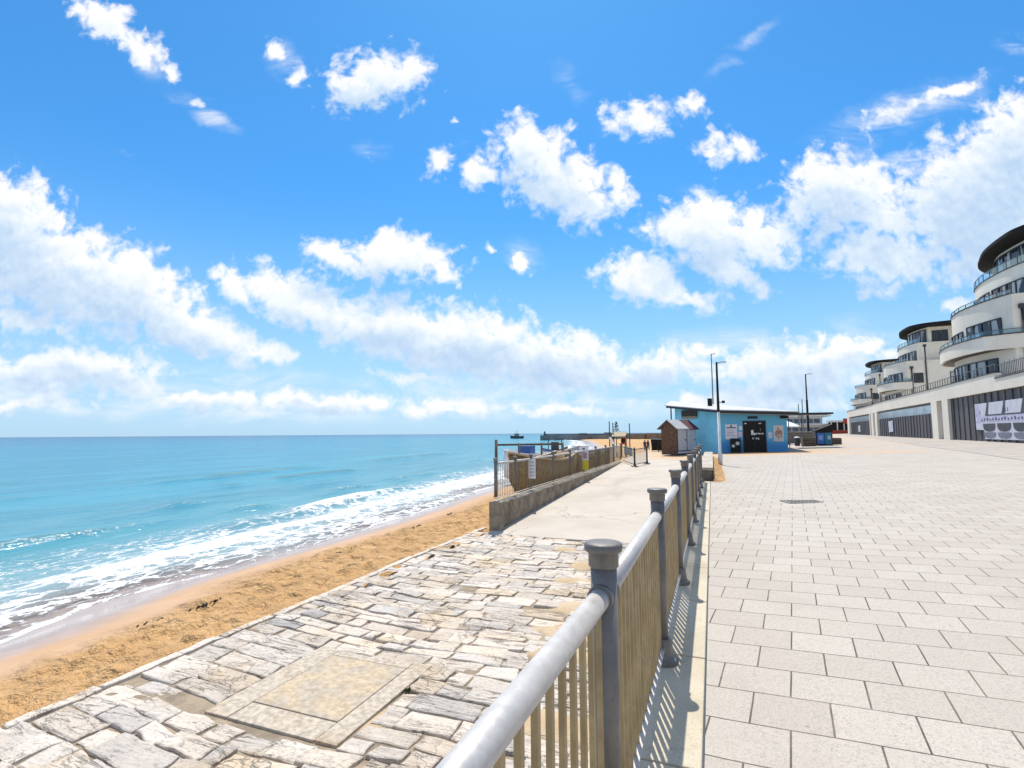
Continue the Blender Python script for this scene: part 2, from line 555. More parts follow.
def attr(t, name, out='Fac'):
    return t.n('ShaderNodeAttribute', attribute_name=name).outputs[out]


# ---- sand
m_sand, t, b = node_mat('sand')
co = t.n('ShaderNodeTexCoord').outputs['Object']
wet = attr(t, 'wet')
n1 = t.noise(co, 1.3, 6.0, 0.65)
n2 = t.noise(co, 55.0, 3.0, 0.6)
dry = t.ramp(n1, [(0.3, (0.53, 0.31, 0.125)), (0.55, (0.64, 0.385, 0.165)), (0.75, (0.71, 0.46, 0.225))])
dry = t.mix(t.ss(n2, 0.35, 0.7, 0.0, 0.45), dry, (0.38, 0.205, 0.08))
smoothc = t.mix(t.ss(n1, 0.35, 0.65), (0.47, 0.295, 0.165), (0.52, 0.335, 0.20))
wetc = t.mix(t.ss(n1, 0.35, 0.65), (0.35, 0.265, 0.225), (0.41, 0.315, 0.27))
c = t.mix(t.ss(wet, 0.34, 0.50), dry, smoothc)
c = t.mix(t.ss(wet, 0.58, 0.74), c, wetc)
t.set(b.inputs['Base Color'], c)
t.set(b.inputs['Roughness'], t.ss(wet, 0.58, 0.9, 0.9, 0.16))
fp = t.n('ShaderNodeTexVoronoi', {'Vector': t.vm('ADD', co, t.vm('SCALE', t.vm('SUBTRACT', t.noise(co, 5.0, 3.0, 0.6, col=True), (0.5, 0.5, 0.5)), scale=0.25)), 'Scale': 3.4, 'Smoothness': 0.5}, feature='SMOOTH_F1').outputs['Distance']
bh = t.m('ADD', t.m('MULTIPLY', t.noise(co, 4.2, 5.0, 0.66), 1.5), t.m('MULTIPLY', n2, 0.12))
bh = t.m('ADD', bh, t.m('MULTIPLY', fp, 1.1))
bp = t.n('ShaderNodeBump', {'Height': bh, 'Strength': t.ss(wet, 0.36, 0.62, 0.95, 0.03), 'Distance': 0.16})
t.set(b.inputs['Normal'], bp.outputs[0])

ys = axis((-30, -4, 2.0), (-4, 18, 0.085), (18, 34, 0.22), (34, 60, 0.8), (60, 262, 4.0))
us = axis((0, 1, 1 / 62.0), (1, 1.6, 1 / 22.0), (1.6, 4, 0.3))
Yg, Ug = np.meshgrid(ys, us, indexing='ij')
sh = shore(Yg)
edge = np.interp(Yg, [-30, 31.5, 33, 56, 62, 262], [-5.3, -5.3, -5.0, -5.0, 30, 30])
Xg = edge + (sh - edge) * Ug - np.maximum(Ug - 1.6, 0) * 6
Zg = sand_z(Xg, Yg)
inland = (Xg - sh) / np.maximum(-5.5 - sh, 0.5)
inland_m = Xg - sh
wetv = np.clip(1.0 - inland_m / 5.0, 0, 1) + (fbm(Xg * 0.7, Yg * 0.35, 4, 3) - 0.5) * 0.22
dryness = np.clip((0.56 - wetv) / 0.2, 0, 1)
foot = fbm(Xg * 3.6, Yg * 3.6, 3, 11) - 0.5
foot2 = np.abs(fbm(Xg * 2.2, Yg * 2.2, 2, 21) - 0.5) * 2
fine = (Yg < 34)
Zg = Zg + dryness * fine * (foot * 0.20 - 0.10 * (1 - foot2) ** 4 + 0.04) + (fbm(Xg * 0.25, Yg * 0.25, 3, 5) - 0.5) * 0.10 * np.clip(inland_m, 0, 1)
sand = grid_mesh('beach', Xg, Yg, Zg, m_sand, {'wet': np.clip(wetv, 0, 1)})

# ---- sea
m_sea, t, b = node_mat('sea_water')
co = t.n('ShaderNodeTexCoord').outputs['Object']
sdist = attr(t, 'offshore')
fo = attr(t, 'foam')
crest = attr(t, 'crest')
ls = t.m('DIVIDE', t.m('LOGARITHM', t.m('ADD', t.m('MAXIMUM', sdist, 0.0), 1.0), 10.0), 3.6)
big = t.noise(t.mapv(co, scale=(0.05, 0.02, 1)), 1.0, 4.0, 0.6)
lsn = t.m('ADD', ls, t.m('MULTIPLY', t.m('SUBTRACT', big, 0.5), 0.16))
wc = t.ramp(lsn, [(0.0, (0.46, 0.38, 0.33)), (0.10, (0.44, 0.41, 0.38)), (0.18, (0.27, 0.38, 0.39)), (0.27, (0.095, 0.30, 0.36)),
                  (0.40, (0.042, 0.275, 0.38)), (0.60, (0.020, 0.225, 0.36)), (0.80, (0.008, 0.13, 0.28)), (1.0, (0.005, 0.08, 0.21))])
wc = t.mix(t.ss(crest, 0.25, 0.9, 0.0, 0.8), wc, (0.07, 0.21, 0.20))
streak = t.noise(t.mapv(co, scale=(0.16, 0.028, 1.0)), 1.0, 5.0, 0.65, 0.2)  # ripple light and shade put into the colour: broad streaks, then finer bands
wc = t.mix(t.ss(streak, 0.42, 0.62, 0.34, 0.0), wc, (0.02, 0.15, 0.23))
rip = t.noise(t.mapv(co, scale=(0.75, 0.13, 1.0)), 1.0, 5.0, 0.65, 0.3)
rip = t.m('MULTIPLY', t.ss(rip, 0.50, 0.66, 0.0, 0.42), t.ss(ls, 0.15, 0.3))
wc = t.mix(rip, wc, (0.025, 0.15, 0.20))
# foam: white lace, thick on the breakers and thinning to a net
fv = t.mapv(co, scale=(1.0, 0.55, 0.0))
fw = t.vm('ADD', fv, t.vm('SCALE', t.vm('SUBTRACT', t.noise(fv, 1.6, 4.0, 0.6, col=True), (0.5, 0.5, 0.5)), scale=0.9))
v1 = t.n('ShaderNodeTexVoronoi', {'Vector': fw, 'Scale': 1.9}, feature='DISTANCE_TO_EDGE').outputs[0]
v2 = t.n('ShaderNodeTexVoronoi', {'Vector': fw, 'Scale': 5.2}, feature='DISTANCE_TO_EDGE').outputs[0]
lace = t.m('ADD', t.m('MULTIPLY', t.ss(v1, 0.0, 0.20, 1.0, 0.0), 0.62), t.m('MULTIPLY', t.ss(v2, 0.0, 0.16, 1.0, 0.0), 0.42))
blot = t.noise(fv, 1.1, 6.0, 0.65)
fa = t.m('ADD', t.m('MULTIPLY', fo, 1.25), t.m('SUBTRACT', t.m('ADD', t.m('MULTIPLY', lace, 0.75), t.m('MULTIPLY', blot, 0.9)), 1.28))
fmask = t.ss(fa, 0.0, 0.46)
c = t.mix(fmask, wc, (0.70, 0.715, 0.73))
wv = t.mapv(co, scale=(1.0, 0.45, 1.0))
h1 = t.noise(wv, 1.5, 5.0, 0.62, 0.4)
h2 = t.noise(t.mapv(co, scale=(0.30, 0.07, 1.0)), 1.0, 4.0, 0.6, 0.3)
hh = t.m('ADD', t.m('MULTIPLY', h1, 0.35), t.m('ADD', t.m('MULTIPLY', h2, 1.3), t.m('MULTIPLY', fmask, 0.08)))
bp = t.n('ShaderNodeBump', {'Height': hh, 'Strength': t.ss(ls, 0.0, 0.9, 0.75, 0.9), 'Distance': 0.45}).outputs[0]
# wind-roughened water never mirrors as a flat sheet does: its Fresnel stays capped towards the horizon
fr_ = t.n('ShaderNodeFresnel', {'IOR': 1.33, 'Normal': bp}).outputs[0]
gfac = t.m('MULTIPLY', t.m('MINIMUM', t.m('MULTIPLY', fr_, 0.95), 0.34), t.m('SUBTRACT', 1.0, t.m('MULTIPLY', fmask, 0.9)))
df = t.n('ShaderNodeBsdfDiffuse', {'Color': c, 'Normal': bp})
gl = t.n('ShaderNodeBsdfGlossy', {'Color': (1, 1, 1, 1), 'Roughness': 0.13, 'Normal': bp})
b = t.n('ShaderNodeMixShader', {0: gfac, 1: df.outputs[0], 2: gl.outputs[0]})
# the last film of water is see-through
tr = t.n('ShaderNodeBsdfTransparent')
film = t.m('MAXIMUM', t.ss(sdist, 0.15, 2.6, 0.18, 1.0), fmask)
ms = t.n('ShaderNodeMixShader', {0: film, 1: tr.outputs[0], 2: b.outputs[0]})
t.set(m_sea.node_tree.nodes['Material Output'].inputs['Surface'], ms.outputs[0])

ys = axis((-400, -20, 40.0), (-20, 2, 1.0), (2, 40, 0.16), (40, 90, 0.6), (90, 260, 5.0), (260, 1200, 80.0), (1200, 26000, 2000.0))
ss_ = axis((-1.4, 11, 0.09), (11, 30, 0.4), (30, 120, 4.0), (120, 1000, 50.0), (1000, 26000, 1500.0))
Yg, Sg = np.meshgrid(ys, ss_, indexing='ij')
swash = (fbm(Yg * 0.42, Yg * 0 + 3.3, 4, 40) - 0.5) * 1.5 + 0.5 * np.sin(Yg * 0.55 + 1.2)
Xg = shore(Yg) - Sg
sgn = Sg + swash * np.clip(1 - Sg / 4.0, 0, 1)
Zg = np.full_like(Xg, SEA)
foam = np.zeros_like(Xg)
crest = np.zeros_like(Xg)
for (s0, w_, a_, seed, fm, mean) in ((1.1, 0.35, 0.035, 61, 0.75, 0.75), (3.1, 0.55, 0.15, 62, 0.95, 0.75), (5.6, 0.8, 0.36, 63, 1.0, 0.62), (8.7, 0.85, 0.34, 64, 0.50, 0.42), (12.6, 1.0, 0.36, 65, 0.55, 0.22), (18.0, 1.3, 0.20, 66, 0.1, 0.3), (25.0, 1.6, 0.2, 67, 0.1, 0.3)):
    c0 = s0 + (fbm(Yg * 0.11, Yg * 0 + seed, 3, seed) - 0.5) * 2.2
    d = Sg - c0
    on = np.clip((fbm(Yg * 0.13, Yg * 0 + seed * 3.1, 3, seed + 9) - (0.62 - 0.42 * mean)) * 5, 0, 1)
    prof = np.where(d < 0, np.exp(-(d / (w_ * 0.55)) ** 2), np.exp(-(d / (w_ * 1.5)) ** 2))
    Zg += a_ * prof * on
    crest = np.maximum(crest, prof * on * (a_ > 0.15))
    # foam tumbles over the crest and trails behind it
    fr = np.where(d < 0, np.exp(-(d / 0.55) ** 2), np.exp(-(d / (w_ * 1.7)) ** 2))
    foam = np.maximum(foam, fm * fr * np.clip(on * 1.25 - 0.15, 0, 1))
bed = np.clip(1 - np.abs(Sg - 3.0) / 4.6, 0, 1) ** 0.7
foam = np.maximum(foam, bed * (0.62 + 0.75 * (fbm(Xg * 0.32, Yg * 0.13, 3, 77) - 0.4)))
edge_f = np.exp(-((sgn + 0.05) / 0.16) ** 2)
foam = np.maximum(foam, edge_f * 1.0)
far_f = np.clip(np.interp(Yg, [25, 60, 120], [0, 0.30, 0.45]), 0, 1) * np.clip(1 - np.abs(Sg - 6) / 8, 0, 1)
foam = np.maximum(foam, far_f + foam * 0)
foam = np.clip(foam, 0, 1.15) * (Sg < 40)
# the sheet of the swash ends at an uneven line
Zg += np.where(sgn < 0, sgn * 0.25, 0.0) + 0.012
Zg += 0.03 * (fbm(Xg * 0.8, Yg * 0.5, 3, 90) - 0.5) * np.clip(Sg, 0, 1) * (Sg < 60)
sea = grid_mesh('sea', Xg, Yg, Zg, m_sea, {'offshore': np.maximum(sgn, 0), 'foam': foam, 'crest': crest})

# ---- land behind everything, out to the horizon
m_land = mat('dry_ground', (0.28, 0.23, 0.16), 0.95, var=0.25, vscale=0.05)
MB().add([(-3.2, 58, -0.5), (30, 30, -0.5), (30, -400, -0.5), (9000, -400, -0.5), (9000, 12000, -0.5), (-40, 12000, -0.5), (-40, 262, -0.5), (-3.2, 262, -0.5)],
         [(7, 6, 5, 4, 3, 2, 1, 0)]).build('land', m_land).__setitem__('kind', 'structure')

# ================================================================== promenade paving
CROSS = 0.03


def prom_z(x, y=0.0):
    return CROSS * min(max(x, 0.0), 30.0)


m_pave, t, b = node_mat('promenade_slabs')
co = t.n('ShaderNodeTexCoord').outputs['Object']
a = R(7.4)
sx = t.n('ShaderNodeSeparateXYZ', {'Vector': co})
ac = t.m('SUBTRACT', t.m('MULTIPLY', sx.outputs[0], math.cos(a)), t.m('MULTIPLY', sx.outputs[1], math.sin(a)))
al = t.m('ADD', t.m('MULTIPLY', sx.outputs[0], math.sin(a)), t.m('MULTIPLY', sx.outputs[1], math.cos(a)))
row = t.m('SUBTRACT', al, t.m('MULTIPLY', ac, math.tan(R(4.8))))
BW, BH = 0.378, 0.357
uv = t.n('ShaderNodeCombineXYZ', {0: t.m('ADD', ac, 0.075 + 40 * BW), 1: t.m('ADD', row, 40 * BH - 3.03)}).outputs[0]
wob = t.vm('SCALE', t.vm('SUBTRACT', t.noise(co, 1.7, 2.0, 0.5, col=True), (0.5, 0.5, 0.5)), scale=0.012)
brick = t.n('ShaderNodeTexBrick', {'Vector': t.vm('ADD', uv, wob), 'Color1': (0, 0, 0, 1), 'Color2': (1, 1, 1, 1), 'Mortar': (0, 0, 0, 1), 'Scale': 1.0,
                                   'Mortar Size': 0.0055, 'Mortar Smooth': 0.35, 'Bias': 0.0, 'Brick Width': BW, 'Row Height': BH}, offset=0.5, offset_frequency=2)
tone = brick.outputs[0]
mort = brick.outputs['Fac']
speck = t.noise(co, 95.0, 3.0, 0.75)
spk2 = t.noise(co, 34.0, 4.0, 0.7)
base = t.mix(tone, (0.43, 0.382, 0.330), (0.487, 0.438, 0.382))
base = t.mix(t.ss(speck, 0.50, 0.68, 0.0, 0.75), base, (0.22, 0.20, 0.18))
base = t.mix(t.ss(speck, 0.28, 0.44, 0.45, 0.0), base, (0.62, 0.58, 0.53))
base = t.mix(t.ss(spk2, 0.50, 0.70, 0.0, 0.5), base, (0.30, 0.28, 0.255))
stain = t.noise(co, 0.55, 6.0, 0.68)
base = t.mix(t.ss(stain, 0.48, 0.72, 0.0, 0.5), base, (0.33, 0.29, 0.25))
spots = t.n('ShaderNodeTexVoronoi', {'Vector': co, 'Scale': 1.9, 'Randomness': 1.0}, feature='F1').outputs['Distance']
base = t.mix(t.ss(spots, 0.012, 0.03, 0.55, 0.0), base, (0.14, 0.125, 0.11))
stain2 = t.noise(co, 0.16, 5.0, 0.6)
base = t.mix(t.ss(stain2, 0.5, 0.7, 0.0, 0.30), base, (0.50, 0.46, 0.41))
# joints filled with grit, here and there with blown sand
jc = t.mix(t.ss(t.noise(co, 0.9, 4.0, 0.6), 0.45, 0.6), (0.075, 0.062, 0.048), (0.17, 0.135, 0.095))
jvis = t.ss(t.noise(co, 2.3, 4.0, 0.6), 0.26, 0.50, 0.5, 1.0)
base = t.mix(t.m('MULTIPLY', mort, jvis), base, jc)
# drifts of orange sand blown over the far paving
sy = sx.outputs[1]
sandn = t.noise(t.mapv(co, scale=(0.30, 1.0, 1.0)), 0.55, 5.0, 0.62)
zone = t.ss(sy, 24.0, 36.0, 0.0, 1.0)
nearblock = t.m('MULTIPLY', t.ss(sx.outputs[0], 0.15, 0.9, 1.0, 0.0), t.ss(sy, 15.0, 18.0, 0.0, 0.9))
syn = t.m('ADD', sy, t.m('MULTIPLY', t.m('SUBTRACT', t.noise(co, 0.22, 4.0, 0.6), 0.5), 14.0))
band = t.m('MULTIPLY', t.ss(syn, 32.0, 37.0), t.ss(syn, 43.0, 38.5))
band = t.m('MULTIPLY', band, t.ss(sx.outputs[0], 13.0, 7.0))
zone = t.m('MAXIMUM', t.m('MULTIPLY', zone, 0.72), nearblock)
zone = t.m('ADD', zone, t.m('MULTIPLY', band, 0.30))
sm = t.ss(t.m('ADD', sandn, t.m('MULTIPLY', zone, 0.32)), 0.74, 0.88)
base = t.mix(t.m('MULTIPLY', sm, t.m('MINIMUM', t.m('MULTIPLY', zone, 2.0), 1.0)), base, (0.56, 0.33, 0.15))
t.set(b.inputs['Base Color'], base)
b.inputs['Roughness'].default_value = 0.82
hgt = t.m('SUBTRACT', t.m('MULTIPLY', speck, 0.10), mort)
hgt = t.m('ADD', hgt, t.m('MULTIPLY', tone, 0.12))
bp = t.n('ShaderNodeBump', {'Height': hgt, 'Strength': 0.5, 'Distance': 0.006})
t.set(b.inputs['Normal'], bp.outputs[0])


def sheet(name, pts, z, m, dz=0.0, n=2):
    """convex plan polygon laid on the promenade surface"""
    vs = [(x, y, prom_z(x) + dz if z is None else z) for x, y in pts]
    return tag(MB().add(vs, [tuple(range(len(vs)))]).build(name, m), kind='structure')


PX = -0.085                                 # edge between coping and slabs
me_pts = [(PX, -8), (PX, 120), (0, 120), (0, -8), (30, -8), (30, 120), (60, -8), (60, 320), (30, 320), (0, 320)]
mb = MB()
mb.add([(PX, -8, 0), (0, -8, 0), (0, 160, 0), (PX, 160, 0)], [(0, 1, 2, 3)])
mb.add([(0, -8, 0), (30, -8, 0.9), (30, 160, 0.9), (0, 160, 0)], [(0, 1, 2, 3)])
mb.add([(30, -8, 0.9), (80, -8, 0.9), (80, 160, 0.9), (30, 160, 0.9)], [(0, 1, 2, 3)])
mb.add([(0, 160, 0), (30, 160, 0.9), (80, 160, 0.9), (80, 260, 0.9), (0, 260, 0.4)], [(0, 1, 2, 3, 4)])
tag(mb.build('promenade', m_pave), kind='structure')

# service road in front of the wall
m_road = mat('worn_road', (0.36, 0.325, 0.29), 0.85, var=0.12, vscale=1.2, bump=0.2, bscale=60, col2=(0.42, 0.37, 0.31), c2scale=0.5)
rl = [(8.0, 3), (10.2, 17), (11.2, 25.8), (12.2, 32.3), (13.5, 42.1), (17.3, 66.3), (20.5, 90), (25.0, 128)]
WALL = [(15.2, -6), (16.0, 5), (17.6, 24), (18.6, 36), (19.34, 44.3), (20.1, 53), (20.75, 60.4), (21.2, 64.5), (22.3, 78), (23.5, 92.3), (24.85, 101.6), (25.85, 113), (27.05, 126.5), (28.1, 133)]


def wall_x(y):
    return float(np.interp(y, [p[1] for p in WALL], [p[0] for p in WALL]))


mb = MB()
L_ = [(x, y) for x, y in rl]
R_ = [(wall_x(y) + 0.3, y) for x, y in rl]
for i in range(len(rl) - 1):
    q = [L_[i], R_[i], R_[i + 1], L_[i + 1]]
    mb.add([(x, y, prom_z(x) + 0.005) for x, y in q], [(0, 1, 2, 3)])
tag(mb.build('road', m_road), kind='structure')
m_kerb = mat('kerb_stone', (0.36, 0.34, 0.32), 0.8, var=0.1)
mb = MB()
for i in range(len(rl) - 1):
    (x0, y0), (x1, y1) = rl[i], rl[i + 1]
    mb.add([(x0 - .09, y0, prom_z(x0) + .009), (x0 + .09, y0, prom_z(x0) + .009), (x1 + .09, y1, prom_z(x1) + .009), (x1 - .09, y1, prom_z(x1) + .009)], [(0, 1, 2, 3)])
tag(mb.build('kerb', m_kerb), kind='structure')

# coping stones under the railing, and the face of the wall below them
m_cope, t, b = node_mat('coping_stone')
co = t.n('ShaderNodeTexCoord').outputs['Object']
n0 = t.noise(co, 1.4, 6.0, 0.65)
c = t.ramp(n0, [(0.25, (0.43, 0.365, 0.255)), (0.5, (0.54, 0.47, 0.35)), (0.75, (0.58, 0.525, 0.42))])
c = t.mix(t.ss(t.noise(co, 70, 3, 0.7), 0.5, 0.72, 0.0, 0.5), c, (0.22, 0.2, 0.17))
c = t.mix(t.ss(t.noise(co, 5, 5, 0.7), 0.55, 0.75, 0.0, 0.5), c, (0.30, 0.23, 0.12))
t.set(b.inputs['Base Color'], c)
b.inputs['Roughness'].default_value = 0.85
t.set(b.inputs['Normal'], t.n('ShaderNodeBump', {'Height': t.noise(co, 45, 5, 0.65), 'Strength': 0.35, 'Distance': 0.01}).outputs[0])
mb = MB()
y = -6.0
while y < 17.0:
    l = 1.22
    mb.box(-0.60, PX - 0.011, y + 0.006, min(y + l - 0.006, 17.05), -0.16, 0.0)
    y += l
tag(mb.build('promenade_edge', m_cope, bevel=0.008), kind='structure')
m_wall0 = mat('old_sea_wall', (0.30, 0.27, 0.22), 0.9, var=0.3, vscale=3.0, bump=0.6, bscale=14, col2=(0.17, 0.155, 0.12), c2scale=1.2)
tag(MB().box(-0.55, PX - 0.05, -6, 31, -1.6, -0.165).build('sea_wall_face', m_wall0), kind='structure')

# ================================================================== stone slipway
m_stone, t, b = node_mat('slipway_stone')
co = t.n('ShaderNodeTexCoord').outputs['Object']
hue = attr(t, 'hue')
val = attr(t, 'val')
c = t.ramp(hue, [(0.0, (0.43, 0.40, 0.375)), (0.25, (0.53, 0.48, 0.43)), (0.5, (0.59, 0.52, 0.445)), (0.75, (0.595, 0.505, 0.41)), (1.0, (0.56, 0.445, 0.32))])
str_ = t.noise(t.mapv(co, scale=(0.9, 6.0, 4.0)), 3.2, 6.0, 0.68, 0.7)
lam = t.noise(t.mapv(co, scale=(0.55, 3.4, 1.0)), 2.6, 6.0, 0.62, 0.9)
lamc = t.ss(t.m('ABSOLUTE', t.m('SUBTRACT', lam, 0.5)), 0.0, 0.016, 1.0, 0.0)
lamc = t.m('MULTIPLY', lamc, t.ss(t.noise(co, 1.3, 3.0, 0.6), 0.42, 0.56))
crk = t.n('ShaderNodeTexVoronoi', {'Vector': t.vm('ADD', co, t.vm('SCALE', t.vm('SUBTRACT', t.noise(co, 4.0, 4.0, 0.6, col=True), (0.5, 0.5, 0.5)), scale=0.35)), 'Scale': 2.1}, feature='DISTANCE_TO_EDGE').outputs[0]
crk = t.m('MULTIPLY', t.ss(crk, 0.0, 0.022, 1.0, 0.0), t.ss(t.noise(co, 0.9, 3.0, 0.6), 0.46, 0.6))
crack = t.m('MAXIMUM', lamc, crk)
c = t.mix(t.ss(str_, 0.54, 0.72, 0.0, 0.5), c, (0.27, 0.25, 0.235))
c = t.mix(t.ss(t.noise(co, 2.1, 6.0, 0.7), 0.5, 0.7, 0.0, 0.6), c, (0.72, 0.65, 0.56))
c = t.mix(t.ss(t.noise(co, 0.9, 6.0, 0.72), 0.50, 0.66, 0.0, 0.65), c, (0.50, 0.37, 0.22))
c = t.mix(t.ss(t.noise(co, 26.0, 4.0, 0.7), 0.52, 0.68, 0.0, 0.6), c, (0.24, 0.22, 0.20))
c = t.mix(t.m('MULTIPLY', crack, 0.75), c, (0.15, 0.125, 0.10))
vv = t.n('ShaderNodeCombineXYZ', {0: val, 1: val, 2: val}).outputs[0]
c = t.mix(1.0, c, vv, 'MULTIPLY')
t.set(b.inputs['Base Color'], c)
b.inputs['Roughness'].default_value = 0.82
hh = t.m('ADD', t.m('MULTIPLY', str_, 1.0), t.m('MULTIPLY', t.noise(co, 24.0, 6.0, 0.72), 0.7))
hh = t.m('SUBTRACT', hh, t.m('MULTIPLY', crack, 0.5))
t.set(b.inputs['Normal'], t.n('ShaderNodeBump', {'Height': hh, 'Strength': 0.75, 'Distance': 0.028}).outputs[0])

AZ = -0.95                                   # level of the slipway
APX0, APX1, APY0, APY1 = -5.74, -0.52, -3.0, 11.80
PATCH = (-4.32, -2.86, 3.46, 4.96)


class Stones:
    def __init__(self):
        self.v, self.f, self.h, self.l = [], [], [], []

    def stone(self, c, nx, ny, z, tilt, hue, val, seed):
        """c: four corners in order; a worn slab with rounded shoulders"""
        o = len(self.v)
        w = max(np.hypot(c[1][0] - c[0][0], c[1][1] - c[0][1]), 0.05)
        d = max(np.hypot(c[3][0] - c[0][0], c[3][1] - c[0][1]), 0.05)
        ew, ed = min(0.017 / w, 0.3), min(0.017 / d, 0.3)
        us = [0, ew * 0.35, ew] + list(np.linspace(ew, 1 - ew, nx)[1:-1]) + [1 - ew, 1 - ew * 0.35, 1]
        vs = [0, ed * 0.35, ed] + list(np.linspace(ed, 1 - ed, ny)[1:-1]) + [1 - ed, 1 - ed * 0.35, 1]
        U, V = np.meshgrid(us, vs)
        px = (c[0][0] * (1 - U) + c[1][0] * U) * (1 - V) + (c[3][0] * (1 - U) + c[2][0] * U) * V
        py = (c[0][1] * (1 - U) + c[1][1] * U) * (1 - V) + (c[3][1] * (1 - U) + c[2][1] * U) * V
        px = px + (fbm(px * 5, py * 5, 3, seed) - 0.5) * 0.075
        py = py + (fbm(px * 4, py * 4, 3, seed + 5) - 0.5) * 0.065
        eu = np.minimum(U, 1 - U) / max(ew, 1e-4)
        ev = np.minimum(V, 1 - V) / max(ed, 1e-4)
        e = np.minimum(eu, ev)
        drop = np.where(e < 0.2, -0.07, np.where(e < 0.9, -0.007, 0.0))
        pz = z + drop + tilt[0] * (U - 0.5) + tilt[1] * (V - 0.5) + (fbm(px * 4, py * 8, 4, seed + 9) - 0.5) * 0.026 - 0.020 * np.clip(fbm(px * 2.5, py * 9, 3, seed + 31) - 0.60, 0, 1) * 4
        self.v += np.stack([px, py, pz], -1).reshape(-1, 3).tolist()
        m_, n_ = len(vs), len(us)
        for j in range(m_ - 1):
            for i in range(n_ - 1):
                self.f.append((o + j * n_ + i, o + j * n_ + i + 1, o + (j + 1) * n_ + i + 1, o + (j + 1) * n_ + i))
        self.h += [hue] * (m_ * n_)
        self.l += [val] * (m_ * n_)

    def build(self, name, m):
        me = bpy.data.meshes.new(name)
        me.from_pydata(self.v, [], self.f)
        me.polygons.foreach_set('use_smooth', [False] * len(self.f))
        for an, av in (('hue', self.h), ('val', self.l)):
            at = me.attributes.new(an, 'FLOAT', 'POINT')
            at.data.foreach_set('value', np.asarray(av, np.float32))
        me.materials.append(m)
        o = bpy.data.objects.new(name, me)
        COL.objects.link(o)
        return o


S = Stones()
y = APY0
k = 0
while y < APY1 - 0.08:
    d = rnd.choice([0.15, 0.19, 0.22, 0.25, 0.29, 0.33])
    if y + d > APY1 - 0.14:
        d = APY1 - y
    for yb_ in (PATCH[2], PATCH[3]):
        if y < yb_ - 0.02 and y + d > yb_ - 0.09:
            d = max(yb_ - y, 0.1)
    spans = [(APX0 + 0.13, APX1)]
    if y + d > PATCH[2] + 0.12 and y < PATCH[3] - 0.05:
        spans = [(APX0 + 0.13, PATCH[0] - 0.01), (PATCH[1] + 0.01, APX1)]
    for x0, x1 in spans:
        x = x0
        while x < x1 - 0.05:
            l = rnd.uniform(0.26, 0.74) if rnd.random() < 0.75 else rnd.uniform(0.18, 0.34)
            if x + l > x1 - 0.2:
                l = x1 - x
            g = rnd.uniform(0.001, 0.009)
            j = lambda: rnd.uniform(-0.022, 0.022)
            bend = lambda xx: 0.05 * math.sin(xx * 0.9 + y * 0.7) + 0.03 * math.sin(xx * 2.3 + k)
            b0 = lambda xx: 0.06 * math.sin(xx * 0.9 + 1.1) + 0.035 * math.sin(xx * 2.1 + 0.4)
            c4 = [(x + g + j(), y + g + b0(x) + j() * .6), (x + l - g + j(), y + g + b0(x + l) + j() * .6),
                  (x + l - g + j(), y + d - g + b0(x + l) + j() * .6), (x + g + j(), y + d - g + b0(x) + j() * .6)]
            hue_ = min(1, max(0, rnd.gauss(0.52, 0.20)))
            S.stone(c4, 8, 5, AZ + rnd.gauss(0, 0.006) - (0.035 if rnd.random() < 0.02 else 0), (rnd.gauss(0, 0.008), rnd.gauss(0, 0.007)), hue_, rnd.uniform(0.90, 1.20), k)
            k += 1
            x += l
    y += d
# outer string of long edge stones along the sand
y = APY0
while y < APY1 + 0.4:
    l = rnd.uniform(0.5, 1.1)
    xo = APX0 + 0.03 * math.sin(y * 1.3)
    S.stone([(xo + rnd.uniform(-.02, .02), y + .006), (xo + 0.125, y + .006), (xo + 0.125, y + l - .006), (xo + rnd.uniform(-.02, .02), y + l - .006)], 3, 5, AZ + 0.01, (0, 0), 0.55 + rnd.uniform(-.1, .15), 1.16, k)
    k += 1
    y += l
# a broken strip of stones at the foot of the ramp, left of the fence pillar
slip = S.build('slipway', m_stone)
tag(slip, kind='structure')

# bedding between and over the stones: dark grit low in the joints, tan sand where it lies deeper
m_bed, t, b = node_mat('bedding_sand')
co = t.n('ShaderNodeTexCoord').outputs['Object']
deep = attr(t, 'deep')
grit = t.mix(t.ss(t.noise(co, 4.0, 5.0, 0.65), 0.35, 0.65), (0.22, 0.175, 0.125), (0.36, 0.285, 0.20))
tan_ = t.mix(t.ss(t.noise(co, 2.0, 6.0, 0.7), 0.35, 0.65), (0.46, 0.33, 0.19), (0.55, 0.43, 0.29))
tan_ = t.mix(t.ss(t.noise(co, 40.0, 4.0, 0.7), 0.55, 0.7, 0.0, 0.5), tan_, (0.30, 0.21, 0.12))
t.set(b.inputs['Base Color'], t.mix(t.ss(deep, 0.15, 0.55), grit, tan_))
b.inputs['Roughness'].default_value = 0.95
t.set(b.inputs['Normal'], t.n('ShaderNodeBump', {'Height': t.noise(co, 35, 5, 0.7), 'Strength': 0.6, 'Distance': 0.02}).outputs[0])
xs = axis((APX0 + 0.05, APX1 + 0.02, 0.06))
ys2 = axis((APY0, APY1, 0.06))
Yg, Xg = np.meshgrid(ys2, xs, indexing='ij')
Zg = AZ - 0.026 + (fbm(Xg * 2.2, Yg * 2.2, 5, 33) - 0.5) * 0.036
deep = np.zeros_like(Zg)
